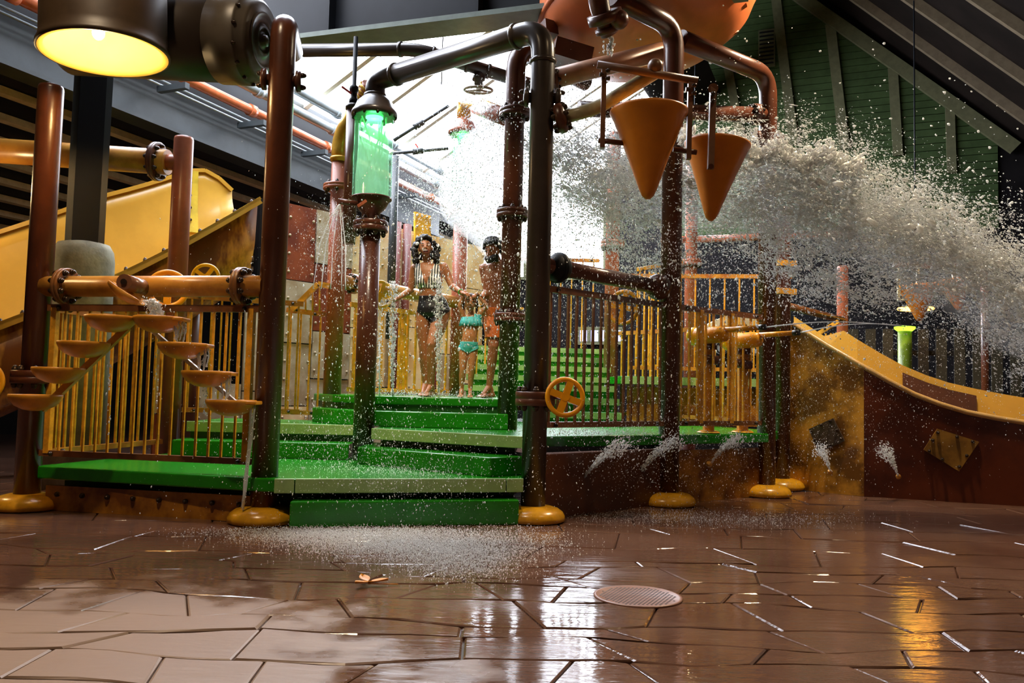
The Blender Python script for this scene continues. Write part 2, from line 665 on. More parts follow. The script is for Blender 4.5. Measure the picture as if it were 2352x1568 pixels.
# siding boards between the bucket and the right roof
sb_lo, sb_hi = onwall(1500, 470), onwall(1500, 0)
bx0, bx1 = onwall(1560, 200).x, onwall(2290, 300).x
z, k = 5.2, 0
nrm = -AXD
while z < 13.4:
    zc = z + .09
    # the rake of the right slope bounds each board
    xr = onwall(1840, 0).x + (onwall(1840, 0).z - zc) * (onwall(2280, 310).x - onwall(1840, 0).x) / (onwall(1840, 0).z - onwall(2280, 310).z)
    xr = min(xr, bx1)
    if xr > bx0 + .3:
        p0 = Vector((bx0, wall_y(bx0), zc)) + nrm * .05
        p1 = Vector((xr, wall_y(xr), zc)) + nrm * .05
        MB().bar(p0, p1, .05, .165).build('siding_board', SIDING, wall_back)
    z += .18
for (xa, ya, xb, yb, w) in [(1778, -40, 1824, 335, .24), (1907, 60, 1940, 345, .24), (2050, 160, 2062, 360, .22), (2180, 240, 2185, 400, .2), (1672, 150, 1704, 330, .22)]:
    MB().bar(onwall(xa, ya) + nrm * .11, onwall(xb, yb) + nrm * .11, w, .1, up=nrm).build('stud', STUD, wall_back)
MB().bar(onwall(1790, -34) + nrm * .16, onwall(2330, 345) + nrm * .16, .3, .12, up=nrm).build('rake_trim', STUD, wall_back)
# louvre on the siding
lv = MB()
c0 = onwall(1762, 115) + nrm * .12
lv.box(c0, (.42, .06, 1.0), XD)
lv = lv.build('vent_grille', STUD, wall_back)
for j in range(9):
    MB().box(c0 + nrm * .04 + Vector((0, 0, -.42 + j * .105)), (.36, .05, .03), XD).build('slat', STEELDK, lv)

# ---- bright gable glazing low in the far wall
SKYPANE = emis('daylit_glazing', (236, 242, 255), SKY_L)
def glazed(name, px0, py0, px1, py1, py1b, nx, ny, lift=.08, mat=None):
    p00, p10 = onwall(px0, py0), onwall(px1, py1b)
    q00, q10 = onwall(px0, py1), onwall(px1, py1)
    fr = MB()
    for u in range(nx + 1):
        a = p00.lerp(p10, u / nx) + nrm * lift
        b = q00.lerp(q10, u / nx) + nrm * lift
        fr.bar(a, b, .09, .1, up=nrm)
    for v in range(ny + 1):
        a = p00.lerp(q00, v / ny) + nrm * lift
        b = p10.lerp(q10, v / ny) + nrm * lift
        fr.bar(a, b, .09, .1, up=nrm)
    w = struct(fr.build(name, STUD))
    for u in range(nx):
        for v in range(ny):
            def pt(i, j):
                return p00.lerp(p10, i / nx).lerp(q00.lerp(q10, i / nx), j / ny) + nrm * (lift * .8)
            MB().plate([pt(u, v + 1), pt(u + 1, v + 1), pt(u + 1, v), pt(u, v)], .02).build('pane', mat or SKYPANE, w)
    return w


glazed('window_2', 1040, 440, 1392, 640, 478, 2, 1)
BLUEP = emis('bluish_far_glazing', (190, 190, 255), 1.6)
glazed('window_3', 1330, 755, 1432, 788, 755, 4, 1, mat=BLUEP)

# ---- glazed left roof slope: rafters and panes
SLOPE = Vector((XD.x, XD.y, 0.56)).normalized()
ROOFN = AXD.cross(SLOPE).normalized()
if ROOFN.z > 0:
    ROOFN = -ROOFN
sky_frame = MB()
RAFTER = M('pale_rafter_paint', (238, 226, 196), .6, var=.05)
e0 = EAVE0 - AXD * 4.6
L_AX, L_SL, L_RF = 16.0, 5.0, 6.6
NP = 11
sky_frame.bar(e0, e0 + AXD * L_AX, .18, .22)
roof_glass = struct(sky_frame.build('window_1', STEEL))
for k in range(NP + 1):
    p = e0 + AXD * (L_AX * k / NP)
    MB().bar(p + ROOFN * .02, p + SLOPE * L_SL + ROOFN * .02, .11, .12, up=ROOFN).build('rafter', RAFTER, roof_glass)
for k in range(NP):
    a = e0 + AXD * (L_AX * k / NP)
    b = e0 + AXD * (L_AX * (k + 1) / NP)
    for j in range(3):
        u0, u1 = L_SL * j / 3 + .01, L_SL * (j + 1) / 3 - .01
        MB().plate([a + SLOPE * u0, b + SLOPE * u0, b + SLOPE * u1, a + SLOPE * u1][::-1], .03).build('pane', SKYPANE, roof_glass)
    m_ = a.lerp(b, .5)
    MB().bar(m_ + ROOFN * .0, m_ + SLOPE * L_SL, .025, .05, up=ROOFN).build('glazing_bar', STEELLT, roof_glass)
for j in (1, 2):
    MB().bar(e0 + SLOPE * (L_SL * j / 3), e0 + AXD * L_AX + SLOPE * (L_SL * j / 3), .03, .05, up=ROOFN).build('glazing_bar', STEELLT, roof_glass)

# ---- roof right of the ridge: dark deck with pale rafters running down to the right eave
ridge0 = e0 + SLOPE * L_RF
up_ = MB().plate([e0 - AXD * 9 + SLOPE * L_SL, e0 + AXD * (L_AX + 2) + SLOPE * L_SL, e0 + AXD * (L_AX + 2) + SLOPE * L_RF, e0 - AXD * 9 + SLOPE * L_RF], .15, (0, 0, -1))
struct(up_.build('ceiling_upper', DARKROOF))
wa, wb = onwall(1815, -30), onwall(2340, 352)
DOWN = (wb - wa).normalized()
dn = AXD.cross(DOWN).normalized()
if dn.z > 0:
    dn = -dn
ra = wa - DOWN * 5 - dn * .25
ceil = MB().plate([ra - AXD * 24, ra + AXD * .5, ra + AXD * .5 + DOWN * 15, ra - AXD * 24 + DOWN * 15], .15, (0, 0, -1))
ceiling = struct(ceil.build('ceiling', DARKROOF))
for j in range(9):
    q = ra - AXD * (1.6 + 1.75 * j) + dn * .1
    MB().bar(q, q + DOWN * 15, .12, .2, up=dn).build('rafter', PURLIN, ceiling)
# roof over the front part of the hall (dark), left of the ridge, nearer than the glazing
fr_ = MB().plate([e0 - AXD * 9, e0, e0 + SLOPE * L_SL, e0 - AXD * 9 + SLOPE * L_SL], .15, (0, 0, -1))
struct(fr_.build('ceiling_front', DARKROOF))

# ---- low left aisle: dark sloping ceiling with pale purlins, dark wall
AZ0 = Vector((-4.9, 11.5, 5.05))
ADN = Vector((-XD.x, -XD.y, -0.18)).normalized()
a0, a1 = AZ0 - AXD * 9, AZ0 + AXD * 13
aisle = MB().plate([a0, a1, a1 + ADN * 7, a0 + ADN * 7], .15, (0, 0, -1))
aisle = struct(aisle.build('ceiling_aisle', STEELDK))
an = AXD.cross(ADN).normalized()
if an.z > 0:
    an = -an
for j in range(9):
    u = .55 + j * .68
    MB().bar(a0 + ADN * u + an * .06, a1 + ADN * u + an * .06, .10, .10, up=an).build('purlin', M('aisle_purlin_lit_paint', (196, 178, 140), .6), aisle)  # brighter than the roof rafters' paint; light on the purlins put into colour
wl_ = MB().plate([a0 + ADN * 7 + Vector((0, 0, -6)), a1 + ADN * 7 + Vector((0, 0, -6)), a1 + ADN * 7, a0 + ADN * 7][::-1], .15)
struct(wl_.build('wall_left', DARKWALL))
# clerestory wall between the aisle and the glazed roof, and its steel fascia beam
cw = MB().plate([AZ0 - AXD * 9, AZ0 + AXD * 13, EAVE0 + AXD * 12.6, EAVE0 - AXD * 9.4], .1, XD)
struct(cw.build('wall_clerestory', STEELDK))
fb = thing('fascia_beam', 'long grey steel fascia beam below the glazed roof, under the copper pipe', 'beam', AZ0)
MB().bar(AZ0 - AXD * 3 + Vector((0, 0, -.12)), AZ0 + AXD * 8.2 + Vector((0, 0, -.12)), .06, .62).build('web', STEEL, fb)
MB().bar(AZ0 - AXD * 3 + Vector((0, 0, -.44)), AZ0 + AXD * 8.2 + Vector((0, 0, -.44)), .34, .05).build('bottom_flange', STEEL, fb)
for j in range(5):
    q = AZ0 + AXD * (j * 1.6 - .4) + XD * .16 + Vector((0, 0, .02))
    MB().bar(q, q + XD * .5, .08, .08).build('bracket', STEEL, fb)
for (dx, dz, r, mt, nm, lb) in [(.22, .32, .075, COPPER, 'sprinkler_pipe', 'copper-coloured sprinkler pipe running under the glazed roof'),
                                (.34, .62, .08, STEELLT, 'service_pipe', 'grey service pipe, lower of the two above the copper pipe'),
                                (.42, .92, .08, STEELLT, 'service_pipe', 'grey service pipe, upper of the two above the copper pipe')]:
    p = AZ0 + XD * dx + Vector((0, 0, dz))
    t = thing(nm, lb, 'pipe', p)
    MB().cyl(p - AXD * 4, p + AXD * 8.6, r, seg=14).build('pipe', mt, t)
    for j in range(6):
        q = p + AXD * (-2.6 + j * 2.0)
        MB().cyl(q - AXD * .06, q + AXD * .06, r * 1.28, seg=14).build('coupling', mt, t)
for dz in (.08, .15):
    p = AZ0 + XD * .2 + Vector((0, 0, dz))
    o = MB().cyl(p - AXD * 3.4, p + AXD * 8.2, .016, seg=6).build('conduit', STEELLT)
    tag(o, 'thin conduit on the fascia beam, %s of the pair' % ('upper' if dz > .1 else 'lower'), 'conduit')

# ---- big dark girder across the top
g0, g1 = A(560, 130, 10.4), A(1500, -14, 8.8)
gz = (g0.z + g1.z) / 2
g0.z = g1.z = gz
gd = (g1 - g0).normalized()
gird = thing('roof_girder', 'massive dark steel girder crossing the top of the picture', 'girder', g0)
MB().bar(g0 + Vector((0, 0, .55)), g1 + gd * 1.0 + Vector((0, 0, .55)), .05, 1.1).build('web', STEELDK, gird)
MB().bar(g0, g1 + gd * 1.0, .42, .06).build('bottom_flange', M('girder_flange_paint', (96, 106, 96), .5), gird)
MB().bar(g0 + Vector((0, 0, 1.1)), g1 + gd + Vector((0, 0, 1.1)), .42, .06).build('top_flange', STEELDK, gird)
for k in (.25, .62, .9):
    MB().bar(g0.lerp(g1, k) + Vector((0, 0, .03)), g0.lerp(g1, k) + Vector((0, 0, 1.07)), .36, .04, up=gd).build('stiffener', STEELDK, gird)
wy = A(1017, 92, 11)
tag(MB().cyl(wy + Vector((0, 0, -.62)), wy + Vector((0, 0, 1.0)), .008, seg=6).build('hanger_rod', STEELDK), 'thin dark rod hanging in front of the glazed roof', 'rod')

# ---- riveted theme wall behind the people (its sheets are single pieces)
TW0, TW1 = Vector((-5.6, 8.9, 0)), Vector((-0.55, 15.0, 0))
twd = (TW1 - TW0).normalized()
twn = Vector((twd.y, -twd.x, 0))
twl = (TW1 - TW0).length
wall_theme = struct(MB().bar(TW0 + twd * 3.25 + Vector((0, 0, 1.85)) - twn * .1, TW1 + Vector((0, 0, 1.85)) - twn * .1, .1, 3.7).build('wall_theme', DARKWALL))
rv = mesh_of(MB().ball((0, 0, 0), .022, 8, 5), 'rivet', M('rivet_steel', (176, 160, 130), .4, .2))
rsd = random.Random(3)
s = 0.0
ci = 0
pats = [[(0, 1.0, WGREY), (1.0, 2.1, WGREY), (2.1, 2.95, WRUST), (2.95, 3.7, WGREY)],
        [(0, .8, WCREAM), (.8, 1.7, WGREY), (1.7, 2.6, WGREY), (2.6, 3.7, WRUST)],
        [(0, 1.2, WGREY), (1.2, 1.9, WGREY), (1.9, 2.9, WRUST), (2.9, 3.7, WGREY)],
        [(0, .7, WRUST), (.7, 2.0, WCREAM), (2.0, 3.7, WCREAM)],
        [(0, 1.1, WGREY), (1.1, 2.4, WCREAM), (2.4, 3.7, WCREAM)]]
while s < twl - .1:
    w = [.62, .5, .7, .55, .66][ci % 5]
    w = min(w, twl - s)
    for (z0, z1, mt) in pats[ci % 5]:
        if s < 1.5 or (s < 3.2 and z0 > 1.05):
            continue
        if s > 4.4 and (mt is WRUST or z0 > .9):
            mt = WCREAM  # sheets behind the people set to cream; bright haze put into the colour
        c = TW0 + twd * (s + w / 2) + Vector((0, 0, (z0 + z1) / 2))
        d = rsd.uniform(.01, .035)
        sh = MB().box(c + twn * d, (w - .015, .03, z1 - z0 - .015), twd).build('sheet', mt, wall_theme)
        if s > 2.0:
            for i in range(2):
                for j in range(int((z1 - z0) / .26)):
                    inst(rv, 'rivet', TW0 + twd * (s + .05 + i * (w - .1)) + Vector((0, 0, z0 + .12 + j * .26)) + twn * (d + .018), sh)
    s += w
    ci += 1
# yellow access plate and dark red standing pipes on it
def ontw(px, py, out=.08):
    d = A(px, py, 10) - CAM
    t = (TW0 - CAM).dot(twn) / d.dot(twn)
    return CAM + d * t + twn * out


pl_ = MB().plate([ontw(946, 555), ontw(982, 560), ontw(982, 497), ontw(946, 487)], .04).build('access_plate', WYEL, wall_theme)
for (u, v) in [(949, 495), (960, 497), (971, 500), (979, 504), (949, 520), (979, 525), (949, 545), (979, 549)]:
    inst(rv, 'rivet', ontw(u, v, .1), pl_)
for px in (884, 908, 978):
    b = ontw(px, 900, .16)
    tag(MB().cyl((b.x, b.y, .2), (b.x, b.y, 3.75 if px < 950 else 2.2), .07, seg=12).build('standpipe', M('dark_red_pipe', (104, 46, 32), .4)),
        {884: 'left one of two dark red standpipes on the riveted wall', 908: 'right one of two dark red standpipes on the riveted wall',
         978: 'short dark red standpipe on the riveted wall behind the woman'}[px], 'pipe')

# ---- slatted dark fence far right
fn0, fn1 = A(1960, 890, 14.2), A(2853, 905, 12.5)
fn0.z = fn1.z = 0
fen = thing('slat_fence', 'dark grey fence of tall upright boards behind the right slide', 'fence', fn0)
nf = 21
FENC = M('dark_grey_board', (50, 50, 42), .6, spec=.15)
for k in range(nf):
    p = fn0.lerp(fn1, k / (nf - 1))
    MB().box(p + Vector((0, 0, 1.15)), (.16, .05, 2.3), fn1 - fn0).build('board', FENC, fen)
for zz in (.5, 1.9):
    MB().bar(fn0 + Vector((0, .07, zz)), fn1 + Vector((0, .07, zz)), .06, .08).build('rail', STEELDK, fen)
# ================================================================== THE PLAY STRUCTURE
P1, P2, P3 = Vector((-4.03, 7.0, 0)), Vector((-1.93, 6.6, 0)), Vector((0.21, 7.02, 0))
P4, P5, P6 = Vector((1.58, 8.25, 0)), Vector((2.84, 9.2, 0)), Vector((3.25, 9.95, 0))
PC, PD = Vector((-1.47, 8.35, 0)), Vector((-0.03, 8.55, 0))
PA, PB = Vector((-2.07, 9.6, 0)), Vector((-0.76, 11.5, 0))
PE, PF, PG = Vector((1.46, 12.2, 0)), Vector((3.02, 14.0, 0)), Vector((-3.62, 8.85, 0))
Z1, Z2, Z3 = 0.36, 0.69, 1.0            # deck levels
PR = 0.103                              # pole radius


def up(p, z):
    return Vector((p.x, p.y, z))


def foot(parent, p, r=.27, h=.13, mat=BASEY, zb=0.0):
    MB().lathe([(r * .9, 0), (r, .012), (r * 1.0, h * .35), (r * .93, h * .62), (r * .78, h * .84), (r * .55, h * .97), (PR * 1.02, h)],
               (p.x, p.y, zb), (0, 0, 1), 36).build('foot', mat, parent)


def pole(p, z1, label, mat=POLE, zb=0.0, r=PR, base=True, flanges=(), group=None, cap=True, name='pole', fmat=None):
    t = thing(name, label, 'pole', up(p, zb), group)
    prof = [(r, zb), (r, z1 - .04), (r * .93, z1 - .012), (r * .6, z1)] if cap else [(r, zb), (r, z1)]
    MB().lathe(prof, (p.x, p.y, 0), (0, 0, 1), 28).build('shaft', mat, t)
    if base:
        foot(t, p, zb=zb)
    for z in flanges:
        flange(t, up(p, z), (0, 0, 1), r * 1.72, .055, fmat or mat, 8, 1.2, .3)
    return t


def elbow_ring(parent, p, ax, r, mat):
    MB().lathe([(r * 1.0, -.02), (r * 1.13, -.016), (r * 1.13, .016), (r * 1.0, .02)], p, ax, 24, (False, False)).build('collar', mat, parent)


TOPZ = 4.24
t1 = pole(P1, 3.62, 'thick brown pole at the far left, under the drum lamp', flanges=(1.10,))
t2 = thing('pole', 'dark brown foreground pole left of the green entrance steps', 'pole', P2)
MB().tube([P2, up(P2, 4.05), up(P2, 4.05) + Vector((-.10, .6, 0))], PR, 28, .16).build('shaft', POLE, t2)
foot(t2, P2)
# ---- bolted side clamps high on poles
def side_clamp(parent, p, z, axis, s=1.0, mat=POLEDK):
    a = Vector(axis).normalized()
    c = up(p, z)
    o = MB().cyl(c - a * (PR + .035), c + a * (PR + .035), .045 * s, seg=14).build('clamp', mat, parent)
    for sg in (-1, 1):
        MB().lathe([(.05 * s, 0), (.085 * s, .008), (.085 * s, .04), (.05 * s, .05)], c + a * (sg * (PR + .01)), a * sg, 16).build('clamp_disc', mat, parent)
        for k in (-1, 1):
            inst(BOLT_ME, 'bolt', c + a * (sg * (PR + .065)) + Vector((0, 0, .05 * k * s)), o, (a * sg).to_track_quat('Z', 'Y').to_euler(), (1.1,) * 3)


side_clamp(t2, P2, 3.56, (1, .1, 0))

# ---- green tube tower: pole C with its tube, and the pipe over to pole 3
def tube_tower(p, zf, zb, zt, k, label, polemat, tubelabel, pz0):
    t = pole(p, zf, label, mat=polemat, zb=pz0, base=False, flanges=(zf,), cap=False)
    g = thing('water_tube', tubelabel, 'water tube', up(p, zf + .05))
    MB().lathe([(.09 * k, zf + .05), (.095 * k, zf + .14), (.15 * k, zf + .20), (.195 * k, zf + .30), (.205 * k, zb - .02), (.205 * k, zb)],
               (p.x, p.y, 0), (0, 0, 1), 32).build('lower_cup', POLEDK, g)
    MB().lathe([(.198 * k, zb), (.198 * k, zt)], (p.x, p.y, 0), (0, 0, 1), 40, (False, False)).build('clear_tube', GLASSG, g)
    cap = MB().lathe([(.19 * k, zt - .03), (.232 * k, zt - .03), (.237 * k, zt), (.225 * k, zt + .03), (.205 * k, zt + .055), (.18 * k, zt + .12), (.13 * k, zt + .17), (.105 * k, zt + .19)],
                     (p.x, p.y, 0), (0, 0, 1), 36).build('cap', PIPEDK if polemat is not ORANGEP else ORANGEP, g)
    bolts_on(cap, (p.x, p.y, zt - .035), (0, 0, -1), .215 * k, 10, .8)
    led = MB().lathe([(.01, zt - .045), (.09 * k, zt - .045), (.09 * k, zt - .035), (.01, zt - .035)], (p.x, p.y, 0), (0, 0, 1), 20)
    led.build('green_lamp', emis('green_led', (70, 255, 110), 9.0), g)
    MB().lathe([(.168 * k, zb + .01), (.172 * k, zb + .2), (.15 * k, zt - .28), (.07 * k, zt - .06)], (p.x, p.y, 0), (0, 0, 1), 28, (True, True)).build('water_column', TUBEW, g)
    # swirling water inside
    w = MB()
    for q in range(7):
        a0 = rng.uniform(0, 6.28)
        pts = []
        for h in range(9):
            u = h / 8
            rr = k * (.05 + .1 * abs(math.sin(u * 3 + q)))
            pts.append((p.x + rr * math.cos(a0 + u * 2.2), p.y + rr * math.sin(a0 + u * 2.2), zt - .05 - u * (zt - zb - .06)))
        w.tube(pts, [.009 * k, .004 * k], 6)
    w.build('swirling_water', STREAM, g)
    light('POINT', 'green_lamp_light', up(p, zt - .08), 3.5 * k, (.12, 1, .25), .05)
    return t, g


tC, gC = tube_tower(PC, 2.72, 3.02, 3.89, 1.0, 'dark brown pole under the near green water tube, on the steps', POLE,
                    'green lit water tube with dark cap, nearest to the steps', Z1)
dC3 = (up(P3, 0) - up(PC, 0)).normalized()
t3 = thing('pole', 'tall dark pole right of the green steps, bent over at the top', 'pole', P3)
MB().tube([P3, up(P3, TOPZ), up(PC, TOPZ) + dC3 * .3], PR, 28, .24).build('shaft', PIPEDK, t3)
foot(t3, P3)
elbow_ring(t3, up(P3, TOPZ) - dC3 * .30, dC3, PR, PIPEDK)
elbow_ring(t3, up(P3, TOPZ - .30), (0, 0, 1), PR, PIPEDK)
flange(t3, up(P3, 1.02), (0, 0, 1), .17, .06, POLEDK, 8, 1.3)
side_clamp(t3, P3, 3.62, (1, 0, 0), 1.0, PIPEDK)
oC = thing('overhead_pipe', 'dark elbow pipe rising from the near green water tube', 'pipe', up(PC, 4.0))
MB().tube([up(PC, 4.05), up(PC, TOPZ), up(PC, TOPZ) + dC3 * .34], PR * .98, 28, .2).build('elbow', PIPEDK, oC)
elbow_ring(oC, up(PC, TOPZ) + dC3 * .30, dC3, PR, PIPEDK)
elbow_ring(oC, up(PC, 4.08), (0, 0, 1), PR, PIPEDK)
# spout with handle on the lower cup
sp = A(812, 468, 8.2)
MB().cyl((PC.x - .1, PC.y - .1, 2.93), sp + Vector((-.13, -.1, 0)), .028, seg=12).build('spout', POLEDK, gC)
MB().bar(A(822, 474, 8.1), A(842, 461, 8.1), .03, .03).build('handle', ORANGEP, gC)

# ---- pole A (terracotta) with brass elbow, flange
tA = thing('pole', 'terracotta pole with brass elbow behind the near green tube', 'pole', up(PA, .85))
MB().lathe([(PR, .85), (PR, 3.72)], (PA.x, PA.y, 0), (0, 0, 1), 26).build('shaft', ORANGEP, tA)
flange(tA, up(PA, 3.42), (0, 0, 1), .19, .035, ORANGEP, 8, 1.0)
ea, eb = up(PA, 4.02), A(852, 196, 9.2)
MB().tube([up(PA, 3.72), ea, ea.lerp(eb, .5)], PR * 1.06, 26, .26).build('brass_elbow', BRASS, tA)
MB().cyl(ea.lerp(eb, .35), eb, PR, seg=24).build('upper_pipe', ORANGEP, tA)
for u_ in (.78, .86, .94):
    elbow_ring(tA, ea.lerp(eb, u_), eb - ea, PR * 1.02, BRASS)
elbow_ring(tA, up(PA, 3.76), (0, 0, 1), PR * 1.06, BRASS)

# slim dark service pipe with red valve beside it
sv = A(812, 240, 8.7)
tsv = thing('valve_pipe', 'dark upright pipe with red valve handle left of the green tube', 'pipe', Vector((sv.x, sv.y, 2.6)))
MB().cyl((sv.x, sv.y, 2.6), (sv.x, sv.y, 4.08), .072, seg=18).build('riser', POLEDK, tsv)
MB().cyl((sv.x, sv.y, 4.05), (sv.x, sv.y, 4.1), .085, seg=18).build('collar', PIPEDK, tsv)
MB().lathe([(.03, 4.1), (.05, 4.12), (.05, 4.16), (.036, 4.18), (.036, 4.24), (.05, 4.26), (.05, 4.3), (.024, 4.32), (.024, 4.85)], (sv.x, sv.y, 0), (0, 0, 1), 16).build('valve', STEELDK, tsv)
MB().bar((sv.x - .02, sv.y - .05, 4.21), (sv.x - .12, sv.y - .05, 4.28), .03, .02).build('valve_handle', M('red_lever', (200, 60, 50), .4), tsv)

# rear pipe with hanging valve wheel
r0_, r1_, r2_ = A(696, 116, 9.4), A(958, 113, 9.1), A(1226, 196, 9.5)
rp = thing('overhead_pipe', 'rear grey pipe with elbow crossing under the glazed roof, carrying a valve wheel', 'pipe', r1_)
MB().tube([r0_, r1_, r2_], .075, 20, .2).build('pipe', PIPEDK, rp)
for u_ in (.86, ):
    elbow_ring(rp, r0_.lerp(r1_, u_), r1_ - r0_, .078, PIPEDK)
for u_ in (.13, .42, .60):
    elbow_ring(rp, r1_.lerp(r2_, u_), r2_ - r1_, .078, PIPEDK)
vw = r1_.lerp(r2_, .52)


def wheel(parent, c, axis, R, r, mat, spokes=4, phase=0.0, hub=.04, sw=.035):
    MB().torus(c, axis, R, r, 40, 10).build('rim', mat, parent)
    a, s_, t_ = frame_of(axis)
    MB().cyl(Vector(c) - a * .02, Vector(c) + a * .02, hub, seg=16).build('hub', mat, parent)
    for k in range(spokes):
        u = 2 * PI * k / spokes + phase
        d = s_ * math.cos(u) + t_ * math.sin(u)
        MB().bar(Vector(c) + d * (hub * .5), Vector(c) + d * (R), sw, sw * .55, up=a).build('spoke', mat, parent)


vt = thing('overhead_valve', 'tan valve with hand wheel hanging from the rear overhead pipe', 'valve', vw)
MB().lathe([(.055, 0), (.055, -.09), (.075, -.1), (.075, -.14), (.05, -.15), (.05, -.19), (.02, -.2), (.02, -.27)], vw, (0, 0, 1), 18).build('stem', PIPEDK, vt)
wheel(vt, vw + Vector((0, 0, -.255)), (0, -.12, 1), .16, .016, M('tan_wheel_paint', (150, 130, 104), .4), 3, .5, .03, .03)
side_pipe = A(1215, 208, 9.3)

# thin grey water lines with valve right of the tube
for (pa, pb, r, lb) in [(A(905, 322, 12), A(1030, 243, 12.2), .026, 'slanting thin grey water line under the glazed roof'),
                        (A(902, 352, 12), A(1030, 341, 12.1), .024, 'level thin grey water line with a small red valve')]:
    t = thing('water_line', lb, 'pipe', pa)
    MB().cyl(pa, pb, r, seg=10).build('pipe', STEEL, t)
    q = pa.lerp(pb, .45)
    MB().cyl(q - (pb - pa).normalized() * .08, q + (pb - pa).normalized() * .08, r * 1.9, seg=10).build('valve', STEEL, t)
    if r < .025:
        MB().bar(q + Vector((0, 0, .05)), q + Vector((-.04, 0, .11)), .03, .02).build('valve_handle', MATS['red_lever'], t)
dp = A(907, 400, 12)
tag(MB().cyl((dp.x, dp.y, 1.8), (dp.x, dp.y, 4.5), .06, seg=14).build('downpipe', STEEL), 'grey downpipe just right of the near green tube', 'pipe')

# ---- pole D (beside the man) up to the bucket frame
tD = thing('pole', 'brown flanged pole in front of the man in orange shorts', 'pole', up(PD, .69))
topD = up(PD, 4.72)
dEnd = A(1250, 118, 9.1)
dEnd.z = 4.72
MB().tube([up(PD, .69), topD, dEnd + Vector((.5, .4, 0))], PR, 26, .26).build('shaft', POLE, tD)
for z in (1.84, 2.93, 4.0):
    flange(tD, up(PD, z), (0, 0, 1), .165, .045, POLE, 8, 1.1)
# ---- pole B with the second tube
tB, gB = tube_tower(PB, 3.55, 3.85, 4.72, .93, 'terracotta pole behind the woman and the girl', ORANGEP, 'far green water tube, half lost in bright spray', .9)
ob = thing('overhead_pipe', 'yellow elbow pipe joining the far green tube to the pole by the man', 'pipe', up(PB, 4.9))
MB().tube([up(PB, 4.9), up(PB, 5.2), A(1160, 268, 9.4)], .10, 22, .22).build('elbow', BRASS, ob)
MB().cyl(A(1095, 246, 10.8), A(1160, 268, 8.9), .098, seg=20).build('pipe', ORANGEP, ob)

# ---- more poles
t4 = thing('pole', 'brown pole in the middle of the right front railing, bent at the top', 'pole', P4)
top4 = up(P4, 4.84)
e4 = A(1405, 0, 7.6)
e4.z = 4.84
MB().tube([P4, top4, e4], PR, 28, .26).build('shaft', POLE, t4)
foot(t4, P4)
t5 = thing('pole', 'brown pole at the right end of the front railing, bent over to its neighbour', 'pole', P5)
top5 = up(P5, 4.74)
MB().tube([P5, top5, up(P4, 4.74) + (P5 - P4).normalized() * PR], PR * .96, 28, .26).build('shaft', POLE, t5)
foot(t5, P5)
side_clamp(t5, P5, 4.0, (1, .2, 0))
side_clamp(t4, P4, 3.95, (1, 0, 0))
pole(P6, 3.4, 'brown pole at the corner of the right slide wall', flanges=())
t6b = [o for o in bpy.data.objects if o.get('label') == 'brown pole at the corner of the right slide wall'][0]
for z in (2.36, 2.7):
    MB().box(up(P6, z), (.25, .24, .07), (1, .3, 0)).build('bracket', OCHRE, t6b)
pole(PE, 5.0, 'rear brown pole behind the orange wheel on the right railing', mat=ORANGEP, zb=.0, base=False, flanges=(3.3,))
pole(PF, 5.2, 'pale terracotta pole far back between the right railings', mat=ORANGEP, zb=0, base=False, flanges=(3.35,))
pf2 = thing('cross_pipe', 'thin terracotta cross pipe far back under the falling water', 'pipe', up(PF, 3.8))
MB().cyl(up(PF, 3.75), up(PF, 3.75) + Vector((2.6, -.4, .1)), .06, seg=14).build('pipe', ORANGEP, pf2)
MB().cyl(up(PF, 3.75), up(PF, 3.75) + Vector((-.5, .1, 0)), .06, seg=14).build('stub', ORANGEP, pf2)
q_ = A(1935, 700, 13)
pole(Vector((q_.x, q_.y, 0)), 3.2, 'slim terracotta pole beyond the top of the right slide', mat=ORANGEP, base=False, r=.085)
tG = pole(PG, 3.76, 'capped terracotta pole standing before the yellow slide', mat=ORANGEP, base=False, zb=.2)

# ---- cross pipes
def hpipe(name, label, p0, p1, r, mat, fl=((.06, 1),), fr=.17, fm=None):
    t = thing(name, label, 'pipe', (Vector(p0) + Vector(p1)) / 2)
    MB().cyl(p0, p1, r, seg=24).build('pipe', mat, t)
    for u, _ in fl:
        flange(t, Vector(p0).lerp(Vector(p1), u), Vector(p1) - Vector(p0), fr, .032, fm or POLEDK, 9, 1.15, .4)
    return t


lp0, lp1 = up(P1, 1.87) + Vector((.06, -.02, 0)), up(P2, 1.87) + Vector((-.06, 0, 0))
lp = hpipe('flanged_pipe', 'ochre flanged pipe across the left railing, pouring water into bowls', lp0, lp1, .088, OCHREPIPE, ((.10, 1), (.90, 1)), .155, M('flange_brown', (120, 78, 40), .35))
ldir = (lp1 - lp0).normalized()
MB().cyl(lp0 - ldir * .03, lp0 + ldir * .2, .075, seg=20).build('stub', POLEDK, lp)
MB().cyl(lp1 - ldir * .2, lp1 + ldir * .03, .075, seg=20).build('stub', POLEDK, lp)
